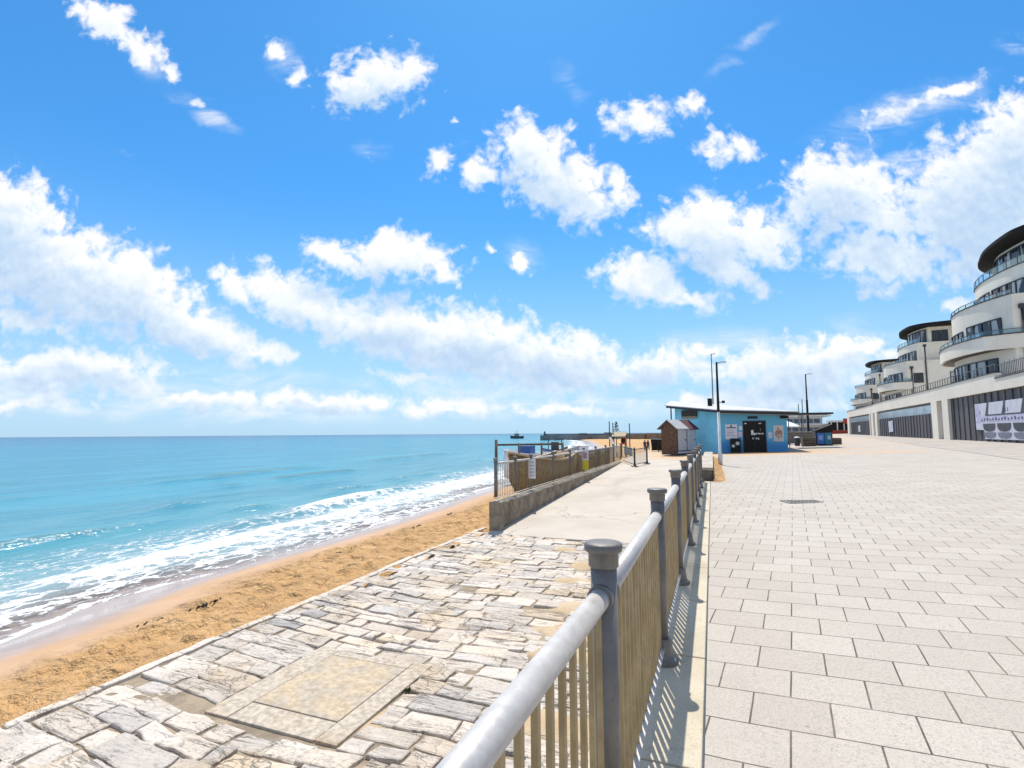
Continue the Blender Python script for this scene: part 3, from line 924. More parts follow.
for (bx, by, br, bh) in ((-1.75, 6.4, 0.55, 0.075), (-1.55, 5.6, 0.40, 0.07), (-2.0, 7.3, 0.45, 0.07), (-1.7, 9.6, 0.9, 0.075), (-0.8, 8.6, 0.5, 0.08), (-1.3, 4.4, 0.35, 0.06), (-2.55, 3.1, 0.3, 0.045),
                         (-0.7, 6.0, 0.35, 0.08), (-0.68, 4.2, 0.3, 0.08), (-2.3, 8.6, 0.35, 0.06), (-5.1, 4.6, 0.18, 0.05), (-3.6, 7.5, 0.25, 0.055), (-2.9, 10.7, 0.5, 0.06), (-0.62, 2.6, 0.3, 0.09)):
    rr = np.hypot((Xg - bx), (Yg - by) * 1.5) / br + (fbm(Xg * 2.6, Yg * 2.6, 4, 55) - 0.5) * 1.6
    w_ = np.clip(1.25 - rr, 0, 1)
    Zg += bh * 0.72 * w_
    deep = np.maximum(deep, w_)
bed_o = grid_mesh('slipway_bed', Xg, Yg, Zg, m_bed, {'deep': np.clip(deep + (fbm(Xg * 1.3, Yg * 1.3, 4, 71) - 0.52) * 1.6, 0, 1)})

# concrete patch with its border
m_patch = mat('patch_concrete', (0.50, 0.395, 0.27), 0.9, var=0.22, vscale=16, bump=0.5, bscale=50, col2=(0.42, 0.36, 0.285), c2scale=4, c2lo=0.42, c2hi=0.6)
m_patch2 = mat('patch_border', (0.47, 0.405, 0.325), 0.9, var=0.26, vscale=18, bump=0.6, bscale=40, col2=(0.43, 0.34, 0.235), c2scale=3)
x0, x1, y0, y1 = PATCH
tag(MB().box(x0 + .28, x1 - .22, y0 + .28, y1 - .16, AZ - .1, AZ + .001).build('patch_slab', m_patch, bevel=0.006), kind='structure')
bb = MB()
bb.box(x0, x0 + .272, y0, y1, AZ - .1, AZ - .002).box(x1 - .212, x1, y0, y1, AZ - .1, AZ + .0)
bb.box(x0 + .28, x1 - .22, y0, y0 + .272, AZ - .1, AZ - .004).box(x0 + .28, x1 - .22, y1 - .152, y1, AZ - .1, AZ - .001)
tag(bb.build('patch_kerb', m_patch2, bevel=0.006), kind='structure')

# ================================================================== concrete ramp up to the plaza
m_ramp, t, b = node_mat('ramp_concrete')
co = t.n('ShaderNodeTexCoord').outputs['Object']
c = t.ramp(t.noise(co, 0.7, 7.0, 0.65), [(0.3, (0.43, 0.38, 0.315)), (0.55, (0.505, 0.45, 0.38)), (0.75, (0.545, 0.49, 0.42))])
c = t.mix(t.ss(t.noise(co, 40.0, 4.0, 0.7), 0.55, 0.72, 0.0, 0.35), c, (0.27, 0.24, 0.2))
ck = t.n('ShaderNodeTexVoronoi', {'Vector': t.vm('ADD', co, t.vm('SCALE', t.vm('SUBTRACT', t.noise(co, 1.6, 5.0, 0.65, col=True), (0.5, 0.5, 0.5)), scale=0.9)), 'Scale': 0.30}, feature='DISTANCE_TO_EDGE').outputs[0]
c = t.mix(t.m('MULTIPLY', t.ss(ck, 0.0, 0.007, 0.75, 0.0), t.ss(t.noise(co, 0.35, 3.0, 0.6), 0.42, 0.55)), c, (0.16, 0.13, 0.10))
c = t.mix(t.ss(t.noise(t.mapv(co, scale=(1, 0.3, 1)), 0.5, 5.0, 0.6), 0.56, 0.7, 0.0, 0.5), c, (0.34, 0.30, 0.25))
sy = t.n('ShaderNodeSeparateXYZ', {'Vector': co}).outputs[1]
sn = t.noise(t.mapv(co, scale=(0.5, 1.2, 1)), 0.5, 5.0, 0.6)
c = t.mix(t.ss(t.m('ADD', sn, t.ss(sy, 26.0, 40.0, 0.0, 0.24)), 0.62, 0.78, 0.0, 0.85), c, (0.54, 0.34, 0.17))
t.set(b.inputs['Base Color'], c)
b.inputs['Roughness'].default_value = 0.85
t.set(b.inputs['Normal'], t.n('ShaderNodeBump', {'Height': t.noise(co, 35, 5, 0.65), 'Strength': 0.25, 'Distance': 0.01}).outputs[0])


def ramp_z(y):
    return float(np.interp(y, [11.7, 12.4, 31, 40, 58], [-0.945, -0.90, -0.25, -0.12, -0.08]))


ry = [11.74, 12.4, 14, 17, 20, 23, 26, 29, 31, 33, 36, 40, 45, 50, 58]
mb = MB()
vs = []
for yy in ry:
    xl = -5.25 if yy <= 31.5 else -5.4
    vs += [(xl, yy, ramp_z(yy)), (PX - 0.04 if yy < 31 else PX, yy, ramp_z(yy))]
mb.add(vs, [(2 * i, 2 * i + 1, 2 * i + 3, 2 * i + 2) for i in range(len(ry) - 1)])
mb.add([(-5.25, 11.74, -0.945), (PX - .04, 11.74, -0.945), (PX - .04, 11.74, -1.2), (-5.25, 11.74, -1.2)], [(3, 2, 1, 0)])
mb.add([(-5.4, 31.5, ramp_z(31.5)), (-5.4, 58, -0.08), (-5.4, 58, -1.5), (-5.4, 31.5, -1.5)], [(0, 1, 2, 3)])
tag(mb.build('ramp', m_ramp), kind='structure')

# wind-blown sand banked against the low wall and the kiosk
DX = axis((0.0, 0.6, 0.06))
DY = axis((16.6, 32.0, 0.15))
Yg, Xg = np.meshgrid(DY, DX, indexing='ij')
hgt_ = 0.17 * np.clip(1 - Xg / 0.34, 0, 1) ** 1.2 * (0.45 + 1.1 * fbm(Yg * 0.5, Yg * 0 + 2, 3, 8)) + 0.02 * (fbm(Xg * 6, Yg * 2, 3, 9) - 0.5)
edge_ = np.clip((Yg - 16.6) / 0.8, 0, 1) * np.clip((32 - Yg) / 1.5, 0, 1)
grid_mesh('sand_drift', Xg - 0.004, Yg, hgt_ * edge_ + CROSS * np.maximum(Xg, 0) - 0.02 * (1 - edge_) - 0.012 * (Xg > 0.4), m_sand, {'wet': Xg * 0})


# ================================================================== railings
m_post, t, b = node_mat('grey_painted_steel')
co = t.n('ShaderNodeTexCoord').outputs['Object']
c = t.mix(t.ss(t.noise(co, 3.0, 6.0, 0.65), 0.35, 0.7), (0.145, 0.135, 0.125), (0.205, 0.195, 0.182))
c = t.mix(t.ss(t.noise(co, 38.0, 4.0, 0.7), 0.58, 0.74, 0.0, 0.6), c, (0.06, 0.062, 0.065))
c = t.mix(t.ss(t.noise(co, 11.0, 5.0, 0.7), 0.60, 0.78, 0.0, 0.5), c, (0.30, 0.30, 0.30))
c = t.mix(t.ss(t.noise(t.mapv(co, scale=(1, 1, 0.22)), 16.0, 5.0, 0.7), 0.62, 0.74, 0.0, 0.6), c, (0.16, 0.085, 0.045))
t.set(b.inputs['Base Color'], c)
b.inputs['Metallic'].default_value = 0.25
t.set(b.inputs['Roughness'], t.ss(t.noise(co, 9, 4, 0.6), 0.3, 0.7, 0.38, 0.62))
t.set(b.inputs['Normal'], t.n('ShaderNodeBump', {'Height': t.noise(co, 60, 4, 0.6), 'Strength': 0.14, 'Distance': 0.01}).outputs[0])

m_rail, t, b = node_mat('galvanised_tube')
co = t.n('ShaderNodeTexCoord').outputs['Object']
sp = t.n('ShaderNodeTexVoronoi', {'Vector': co, 'Scale': 42.0}).outputs['Color']
c = t.mix(t.n('ShaderNodeSeparateXYZ', {'Vector': sp}).outputs[0], (0.50, 0.475, 0.45), (0.56, 0.535, 0.51))
c = t.mix(t.ss(t.noise(co, 22.0, 5.0, 0.75), 0.60, 0.76, 0.0, 0.5), c, (0.33, 0.335, 0.345))
c = t.mix(t.ss(t.noise(co, 5.0, 5.0, 0.7), 0.6, 0.8, 0.0, 0.4), c, (0.52, 0.50, 0.46))
t.set(b.inputs['Base Color'], c)
b.inputs['Metallic'].default_value = 0.25
t.set(b.inputs['Roughness'], t.ss(t.noise(co, 12, 5, 0.65), 0.3, 0.7, 0.36, 0.58))
t.set(b.inputs['Normal'], t.n('ShaderNodeBump', {'Height': t.noise(co, 28, 5, 0.65), 'Strength': 0.10, 'Distance': 0.01}).outputs[0])

m_bar, t, b = node_mat('weathered_bars')
co = t.n('ShaderNodeTexCoord').outputs['Object']
c = t.mix(t.ss(t.noise(co, 6.0, 6.0, 0.65), 0.35, 0.7), (0.29, 0.205, 0.095), (0.42, 0.315, 0.165))
c = t.mix(t.ss(t.noise(co, 45.0, 4.0, 0.7), 0.6, 0.75, 0.0, 0.6), c, (0.16, 0.11, 0.06))
t.set(b.inputs['Base Color'], c)
b.inputs['Metallic'].default_value = 0.1
b.inputs['Roughness'].default_value = 0.5


def post_prof(h):
    return ([(0.045, 0.10), (0.045, h - 0.085)],
            [(0.048, h - 0.085), (0.052, h - 0.08), (0.052, h - 0.034), (0.062, h - 0.031), (0.066, h - 0.025), (0.066, h - 0.008), (0.060, h - 0.002), (0.030, h), (0.001, h)],
            [(0.105, 0.0), (0.105, 0.028), (0.088, 0.034), (0.078, 0.045), (0.066, 0.135), (0.060, 0.15), (0.053, 0.152)])


def railing(name, label, cat, pts, h, rail_z, rail_r, bar_sp, bar_w, group=None, rail_mat=None, n=20, bar_mat=None, bot_z=0.10, feet=True, bar_d=0.016):
    """pts: list of (x, y, z of foot) of the posts; a tube runs through the posts, flat bars stand in every bay"""
    T = thing(name, label, cat, pts[len(pts) // 2], group)
    posts = []
    for i, (x, y, z) in enumerate(pts):
        pr = post_prof(h)
        p = MB().lathe((x, y, z), pr[0], n).build('post', m_post, T)
        MB().lathe((x, y, z), pr[1], n).build('cap', m_post, p)
        if feet:
            MB().lathe((x, y, z + 0.001), pr[2], 10, smooth=False).build('foot', m_post, p)
        posts.append(p)
    for i in range(len(pts) - 1):
        a, bq = Vector(pts[i]), Vector(pts[i + 1])
        d = (bq - a)
        L = Vector((d.x, d.y, 0)).length
        e = Vector((d.x, d.y, 0)).normalized()
        up = Vector((0, 0, 1))
        r = MB().tube(a + up * rail_z + e * 0.045, bq + up * rail_z - e * 0.045, rail_r, n=n)
        r.build('handrail', rail_mat or m_rail, T)
        for pp, s, po in ((a, 1, posts[i]), (bq, -1, posts[i + 1])):
            MB().tube(pp + up * rail_z + e * (0.040 * s), pp + up * rail_z + e * (0.070 * s), rail_r + 0.008, n=n).build('rail_collar', m_post, po)
        MB().bar(a + up * bot_z + e * 0.04, bq + up * bot_z - e * 0.04, 0.05, 0.012).build('bottom_rail', m_rail, T)
        mb = MB()
        nb = int(round((L - 0.14) / bar_sp))
        for k in range(nb + 1):
            q = a + d * ((0.09 + (L - 0.18) * k / nb) / L)
            mb.bar(q + up * (bot_z + 0.006), q + up * (rail_z - rail_r * 0.8), bar_d, bar_w, up=e)
        mb.build('baluster_panel', bar_mat or m_bar, T)
    return T


POSTS = [(-0.43, -0.02), (-0.365, 1.80), (-0.36, 3.62), (-0.36, 5.50), (-0.36, 7.38), (-0.36, 9.26), (-0.36, 11.14), (-0.36, 13.02), (-0.36, 14.90), (-0.36, 16.78)]
railing('promenade_railing', 'long grey railing with thick tubular handrail and tan upright bars in the foreground', 'railing',
        [(x, y, 0.0) for x, y in POSTS], 1.125, 0.95, 0.0345, 0.098, 0.021)

# fence on its tapering wall beside the ramp
m_fwall = mat('stained_concrete', (0.27, 0.225, 0.165), 0.9, var=0.3, vscale=3.5, bump=0.5, bscale=20, col2=(0.15, 0.125, 0.09), c2scale=1.6, c2lo=0.48, c2hi=0.7)
m_fcope = mat('stained_coping', (0.36, 0.32, 0.25), 0.9, var=0.25, vscale=4, bump=0.4, bscale=25, col2=(0.20, 0.17, 0.12), c2scale=1.3)
T = thing('ramp_wall', 'low stained concrete wall tapering along the beach side of the ramp', 'wall', (-5.25, 12, -0.95))
W0 = MB()
wy = [12.23, 13.6, 15.5, 18, 21, 24, 27, 29.5, 31.9]
for i in range(len(wy) - 1):
    W0.box(-5.34, -5.06, wy[i] + 0.004, wy[i + 1] - 0.004, -1.4, -0.295)
W0.build('wall_face', m_fwall, T)
MB().box(-5.36, -5.04, 12.235, 31.9, -0.29, -0.235).build('coping', m_fcope, T, bevel=0.01)
MB().box(-5.32, -4.99, 12.02, 12.228, -1.35, -0.215).build('end_pillar', m_fwall, T, bevel=0.012)
FY = [12.21, 13.70, 15.08, 17.43, 19.74, 22.09, 24.56, 27.04, 29.38, 31.82]
railing('ramp_railing', 'metal bar railing standing on the tapering concrete wall above the beach', 'railing',
        [(-5.25, y if i else 12.3, -0.235 if i else -0.225) for i, y in enumerate(FY)], 1.10, 0.955, 0.030, 0.13, 0.011, n=12, bot_z=0.07, feet=False, bar_d=0.011)

# barrier across the head of the ramp
m_dark = mat('dark_steel', (0.055, 0.055, 0.055), 0.5, 0.3, var=0.2)
m_sign = mat('faded_sign', (0.30, 0.30, 0.24), 0.6, var=0.15, col2=(0.42, 0.42, 0.38), c2scale=3)
T = thing('ramp_barrier', 'low bar barrier with two footed posts and a weathered panel at the ramp head', 'barrier', (-4.4, 29, -0.3))
bp_ = [(-5.05, 31.2, ramp_z(31.2)), (-3.98, 28.6, ramp_z(28.6)), (-3.52, 30.3, ramp_z(30.3))]
for q in bp_[1:]:
    p = MB().lathe(q, [(0.045, 0.0), (0.045, 1.02), (0.001, 1.03)], 10).build('post', m_dark, T)
    MB().lathe(q, [(0.20, 0.0), (0.20, 0.03), (0.07, 0.05), (0.06, 0.16), (0.045, 0.17)], 10, smooth=False).build('foot', m_dark, p)
for a, bq in ((bp_[0], bp_[1]), (bp_[1], bp_[2])):
    a, bq = Vector(a), Vector(bq)
    mb = MB().tube(a + Vector((0, 0, .92)), bq + Vector((0, 0, .92)), 0.022, n=8).tube(a + Vector((0, 0, .10)), bq + Vector((0, 0, .10)), 0.02, n=8)
    mb.build('rail', m_dark, T)
    mb = MB()
    for k in range(1, 14):
        q = a.lerp(bq, k / 14)
        mb.tube(q + Vector((0, 0, .10)), q + Vector((0, 0, .92)), 0.009, n=6)
    mb.build('baluster_panel', m_rail, T)
a, bq = Vector(bp_[0]), Vector(bp_[1])
q0, q1 = a.lerp(bq, 0.15) + Vector((0.03, -0.03, 0.74)), a.lerp(bq, 0.80) + Vector((0.03, -0.03, 0.74))
MB().bar(q0, q1, 0.025, 0.46).build('panel', m_sign, T)

# ================================================================== podium wall of the apartment blocks
m_render, t, b = node_mat('cream_render')
co = t.n('ShaderNodeTexCoord').outputs['Object']
c = t.mix(t.ss(t.noise(co, 0.35, 6.0, 0.65), 0.35, 0.7), (0.70, 0.645, 0.55), (0.79, 0.735, 0.64))
c = t.mix(t.ss(t.noise(t.mapv(co, scale=(2.2, 2.2, 0.25)), 1.0, 5.0, 0.65), 0.58, 0.78, 0.0, 0.45), c, (0.44, 0.39, 0.31))
t.set(b.inputs['Base Color'], c)
b.inputs['Roughness'].default_value = 0.85
m_hoard, t, b = node_mat('dark_hoarding')
co = t.n('ShaderNodeTexCoord').outputs['Object']
yy = t.n('ShaderNodeSeparateXYZ', {'Vector': co}).outputs[1]
cell = t.n('ShaderNodeTexWhiteNoise', {'W': t.m('FLOOR', t.m('DIVIDE', yy, 0.62))}, noise_dimensions='1D').outputs[0]
c = t.mix(cell, (0.04, 0.04, 0.048), (0.105, 0.10, 0.108))
c = t.mix(t.ss(t.noise(co, 1.2, 5, .6), .5, .7, 0, .5), c, (0.10, 0.085, 0.08))
t.set(b.inputs['Base Color'], c)
b.inputs['Roughness'].default_value = 0.6
m_coping = mat('grey_flashing', (0.045, 0.046, 0.05), 0.55, 0.1)
m_roofd = mat('dark_roof_edge', (0.012, 0.012, 0.015), 0.8, 0.0, spec=0.2)
m_frame = mat('anthracite_frame', (0.018, 0.020, 0.026), 0.5, 0.0)
m_glass, t, b = node_mat('window_glass')
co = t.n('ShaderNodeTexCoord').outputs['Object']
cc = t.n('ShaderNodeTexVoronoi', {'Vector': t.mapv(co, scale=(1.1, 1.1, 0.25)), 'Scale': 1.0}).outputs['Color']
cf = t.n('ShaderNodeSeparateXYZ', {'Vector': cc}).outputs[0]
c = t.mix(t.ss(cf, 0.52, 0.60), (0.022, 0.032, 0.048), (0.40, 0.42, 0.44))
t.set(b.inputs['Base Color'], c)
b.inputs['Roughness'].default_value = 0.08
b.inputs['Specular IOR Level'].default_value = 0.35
m_gglass, t, b = node_mat('balcony_glass')
tr = t.n('ShaderNodeBsdfTransparent', {'Color': (0.80, 0.90, 0.92, 1)})
gl = t.n('ShaderNodeBsdfGlossy', {'Color': (1, 1, 1, 1), 'Roughness': 0.03})
fr = t.n('ShaderNodeFresnel', {'IOR': 1.5})
ms = t.n('ShaderNodeMixShader', {0: t.m('ADD', t.m('MULTIPLY', fr.outputs[0], 0.28), 0.02), 1: tr.outputs[0], 2: gl.outputs[0]})
t.set(m_gglass.node_tree.nodes['Material Output'].inputs['Surface'], ms.outputs[0])
m_trans = mat('frosted_lights', (0.42, 0.50, 0.54), 0.2, var=0.2, vscale=0.6)
m_metal = mat('thin_metalwork', (0.10, 0.10, 0.105), 0.45, 0.4)


def wline(y0, y1, off=0.0, step=3.0):
    n = max(1, int(math.ceil(abs(y1 - y0) / step)))
    return [(wall_x(y0 + (y1 - y0) * k / n) + off, y0 + (y1 - y0) * k / n) for k in range(n + 1)]


TOP = [(-6, 5.3), (36, 5.3), (48.2, 5.3)]
T = thing('podium_wall', 'long cream wall with columns and dark boarded shopfronts below the apartment blocks', 'wall', (20.7, 60, 0.6))
PZ = 4.42                                     # soffit of the openings


def zb(x):
    return prom_z(x) - 0.3


piers = [(-6, -3), (18.4, 21.0), (40.0 - 8.5, 40.0 - 7.2), (59.35, 61.2), (63.0, 65.1), (93.6, 96.2), (98.6, 101.2), (102.4, 103.0), (126.4, 133.0)]
openings = [(-3, 18.4), (21.0, 31.5), (32.8, 59.35), (65.1, 93.6), (103.0, 126.4)]
l = wline(-6, 48.2)
MB().strip(l, PZ, 5.28, 0.45).build('lintel', m_render, T)
l = wline(48.2, 133)
MB().strip(l, PZ, 5.72, 0.45).build('lintel', m_render, T)
for y0, y1 in piers:
    l = wline(y0, y1)
    MB().strip(l, [zb(p[0]) for p in l], PZ - 0.002, 0.5, -0.03).build('column', m_render, T)
for y0, y1 in ((61.2, 63.0), (96.2, 98.6), (101.2, 102.4)):
    l = wline(y0, y1)
    MB().strip(l, [zb(p[0]) for p in l], PZ - 0.002, 0.1, 0.38).build('recess_panel', mat('grey_recess', (0.33, 0.31, 0.28), 0.8, var=0.1), T)
for y0, y1 in openings:
    l = wline(y0 + 0.01, y1 - 0.01)
    top = PZ - 0.003
    far_ = y0 > 60
    zt = PZ - 1.15 if far_ else top
    mb = MB()
    n = int((y1 - y0) / 0.62)
    for k in range(n):                         # ribbed boards
        ya, yb = y0 + 0.01 + (y1 - y0 - 0.02) * k / n, y0 + 0.01 + (y1 - y0 - 0.02) * (k + 1) / n
        ll = [(wall_x(ya), ya), (wall_x(yb), yb)]
        o_ = 0.20 if k % 2 else 0.26
        mb.strip(ll, [zb(p[0]) for p in ll], zt, 0.08, o_)
    mb.build('hoarding', m_hoard, T)
    if far_:
        MB().strip(l, zt + 0.01, top - 0.22, 0.05, 0.30).build('transom_light', m_trans, T)
        MB().strip(l, top - 0.22, top, 0.1, 0.22).build('transom_frame', m_frame, T)
l = wline(-6, 48.15)
MB().strip(l, 5.282, 5.36, 0.55, -0.05).build('coping', m_coping, T)
l = wline(48.25, 133)
MB().strip(l, 5.722, 5.79, 0.55, -0.05).build('coping', m_coping, T)
# terrace deck behind the parapet
poly = wline(-6, 133, 0.5) + [(70, 133), (70, -6)]
MB().prism(poly, 4.7, 4.95).build('terrace', m_render, T)
# metal railing on the near lower parapet and the small rail on the far one
mb = MB()
for k in range(int((48.0 - 20) / 0.28)):
    y = 20 + k * 0.28
    mb.tube((wall_x(y) + 0.2, y, 5.36), (wall_x(y) + 0.2, y, 6.35 + (0.10 if k % 3 == 0 else 0)), 0.022, n=5)
for zz in (5.5, 6.28):
    ln = wline(20, 48.0, 0.2)
    for i in range(len(ln) - 1):
        mb.tube((ln[i][0], ln[i][1], zz), (ln[i + 1][0], ln[i + 1][1], zz), 0.028, n=6)
mb.build('terrace_rail', m_metal, T)
mb = MB()
y = 48.6
while y < 120:
    mb.tube((wall_x(y) + 0.2, y, 5.79), (wall_x(y) + 0.2, y, 6.42), 0.03, n=5)
    y += 0.85
ln = wline(48.6, 120, 0.2)
for i in range(len(ln) - 1):
    mb.tube((ln[i][0], ln[i][1], 6.42), (ln[i + 1][0], ln[i + 1][1], 6.42), 0.03, n=6)
mb.build('terrace_rail', m_metal, T)
MB().strip([(wall_x(y) + 0.16, y) for y in (84.5, 86.5, 89.5)], 4.96, 5.7, 0.1).build('screen', mat('brown_screen', (0.16, 0.13, 0.09), 0.8), T)

# posters fixed to the boards
m_pw = mat('poster_white', (0.56, 0.56, 0.63), 0.5, var=0.08, vscale=2)
m_pl = mat('poster_lilac', (0.46, 0.42, 0.60), 0.5, var=0.25, vscale=5, col2=(0.66, 0.62, 0.72), c2scale=3)
m_pd = mat('poster_dark', (0.035, 0.035, 0.05), 0.5, var=0.4, vscale=3)
m_pg = mat('poster_grey', (0.16, 0.16, 0.22), 0.5, var=0.3, vscale=4)


def on_wall(y, off=0.10):
    return wall_x(y) + off


def wall_poly(mb, pts, off, th=0.02):
    """flat piece on the boards; pts are (y, z)"""
    n = len(pts)
    f = [(on_wall(y, off), y, z) for y, z in pts]
    k = [(on_wall(y, off) + th, y, z) for y, z in pts]
    return mb.add(f + k, [tuple(range(n)), tuple(range(2 * n - 1, n - 1, -1))] + [(i, n + i, n + (i + 1) % n, (i + 1) % n) for i in range(n)])


P = thing('poster_board', 'large pale poster with dark rounded shapes on the nearest dark hoarding', 'poster', (on_wall(45), 45, 0.9))
ya, yb = 53.1, 37.0
z0_, z1_ = 0.80, 3.62
wall_poly(MB(), [(ya, z0_ + .75), (ya - 1.7, z0_ + .7), (ya - 1.7, z0_), (yb, z0_), (yb, z1_), (ya, z1_)], 0.13).build('sheet', m_pw, P)
mb = MB()
wall_poly(mb, [(ya - .02, 2.05), (ya - 1.2, 2.15), (yb, 2.15), (yb, 2.55), (ya - 1.2, 2.55), (ya - .6, 3.55), (ya - .02, 3.55)], 0.122, 0.008)
mb.build('lilac_band', m_pl, P)
mb = MB()
for k in range(5):                             # slanting dark gaps between the light panels
    y = ya - 2.1 - k * 3.1
    wall_poly(mb, [(y, 2.6), (y - .55, 2.6), (y - .86, 3.63), (y - .54, 3.63)], 0.114, 0.006)
    wall_poly(mb, [(y - .56, 2.6), (y - 3.095, 2.6), (y - 3.13, 2.70), (y - .60, 2.70)], 0.114, 0.006)
for y_, z_, w_, h_ in ((ya - 5.6, 2.82, .10, .34), (ya - 5.85, 2.82, .14, .48), (ya - 6.3, 2.82, .10, .30), (ya - 1.0, 2.75, .1, .3), (ya - 8.6, 2.82, .12, .42), (ya - 9.3, 2.82, .1, .33), (ya - 12.0, 2.82, .12, .4)):
    wall_poly(mb, [(y_, z_), (y_ - w_, z_), (y_ - w_ * .8, z_ + h_), (y_ - w_ * .2, z_ + h_)], 0.114, 0.006)
for k in range(26):
    y_ = ya - 1.3 - k * 0.55
    wall_poly(mb, [(y_, 2.24), (y_ - .22, 2.24), (y_ - .22, 2.36 + .05 * (k % 3)), (y_, 2.36 + .05 * (k % 3))], 0.108, 0.006)
mb.build('dark_gaps', m_pd, P)
for (zc, zr, mm, nm) in ((2.0, 0.62, m_pd, 'dark_bowls'), (1.32, 0.45, m_pg, 'grey_bowls')):
    mb = MB()
    for k in range(5):
        y = ya - 2.75 - k * 2.75
        pts = [(y + 1.2 * math.cos(a_), zc - zr * abs(math.sin(a_)) ** 0.55) for a_ in np.linspace(0, math.pi, 13)]
        wall_poly(mb, pts, 0.106 if mm is m_pd else 0.114, 0.006)
    mb.build(nm, mm, P)
for (ya, yb, za, zb_, lab) in ((86.2, 83.6, 1.3, 2.9, 'pale blue notice on the long middle hoarding'), (116.2, 113.9, 1.3, 2.6, 'small white notice on the farthest hoarding')):
    P = thing('wall_notice', lab, 'notice', (on_wall(ya), ya, za))
    wall_poly(MB(), [(ya, za), (yb, za + .1), (yb, zb_), (ya, zb_ - .1)], 0.13).build('sheet', m_pw, P)
    mb = MB()
    wall_poly(mb, [(ya - .2, za + .25), (ya - 1.0, za + .25), (ya - 1.0, za + .8), (ya - .2, za + .8)], 0.122, 0.006)
    wall_poly(mb, [(yb + 1.1, za + .7), (yb + .3, za + .7), (yb + .3, zb_ - .25), (yb + 1.1, zb_ - .25)], 0.122, 0.006)
    mb.build('printed_blocks', m_pl, P)

# ================================================================== apartment blocks


def spline(pts, sub=6):
    out = []
    n = len(pts)
    for i in range(n - 1):
        p0, p1, p2, p3 = Vector(pts[max(i - 1, 0)]), Vector(pts[i]), Vector(pts[i + 1]), Vector(pts[min(i + 2, n - 1)])
        for k in range(sub):
            u = k / sub
            q = 0.5 * ((2 * p1) + (p2 - p0) * u + (2 * p0 - 5 * p1 + 4 * p2 - p3) * u * u + (3 * p1 - p0 - 3 * p2 + p3) * u ** 3)
            out.append((q.x, q.y))
    out.append(tuple(pts[-1]))
    return out


def cut(line, s0, s1):
    """the piece of a polyline between two lengths along it"""
    out, acc = [], 0.0
    for i in range(len(line) - 1):
        a, b = Vector(line[i]), Vector(line[i + 1])
        L = (b - a).length
        if L < 1e-6:
            continue
        if acc + L > s0 and acc < s1:
            u0, u1 = max(0, (s0 - acc) / L), min(1, (s1 - acc) / L)
            if not out:
                out.append(tuple(a.lerp(b, u0)))
            out.append(tuple(a.lerp(b, u1)))
        acc += L
    return out


m_pipe = mat('black_downpipe', (0.03, 0.03, 0.033), 0.5)
m_soffit = mat('dark_soffit', (0.09, 0.08, 0.075), 0.7)
W12 = spline([(22.4, 51.3), (21.75, 53.6), (21.4, 56.6), (21.5, 58.6), (22.1, 61.3), (24.0, 64.5), (27.0, 66.5)])
BAL = spline([(20.75, 52.0), (20.35, 54.6), (20.3, 57.3), (20.8, 60.4), (21.9, 63.4), (24.4, 66.0)])
W3 = spline([(24.5, 52.9), (24.05, 55.5), (23.95, 58), (24.2, 60.7), (25.2, 64.0), (28.0, 66.6)])
W4 = spline([(26.0, 53.2), (25.45, 55.2), (25.25, 57.5), (25.4, 60), (26.5, 63), (29.0, 65.4)])
ROOF = spline([(28.0, 49.9), (25.0, 50.9), (23.7, 52.6), (23.5, 54.8), (23.8, 58.3), (24.6, 61.3), (25.6, 64.0), (27.6, 66.6), (31.0, 68.2)])


def window(B, line, s0, s1, z0, z1, n, off=-0.04, name='window'):
    """frame with glass behind it, following the wall; walls are travelled from near to far, so the sea side is to the left (off < 0)"""
    ln = cut(line, s0, s1)
    L = sum((Vector(ln[i + 1]) - Vector(ln[i])).length for i in range(len(ln) - 1))
    mb = MB()
    mb.strip(ln, z1 - 0.09, z1, 0.14, off - 0.07).strip(ln, z0, z0 + 0.09, 0.14, off - 0.07)
    for k in range(n + 1):
        c = cut(ln, max(0, L * k / n - 0.06), min(L, L * k / n + 0.06))
        if len(c) > 1:
            mb.strip(c, z0 + 0.09, z1 - 0.09, 0.13, off - 0.065)
    w = mb.build(name, m_frame, B)
    MB().strip(ln, z0 + 0.085, z1 - 0.085, 0.03, off + 0.0).build('pane', m_glass, w)
    return w


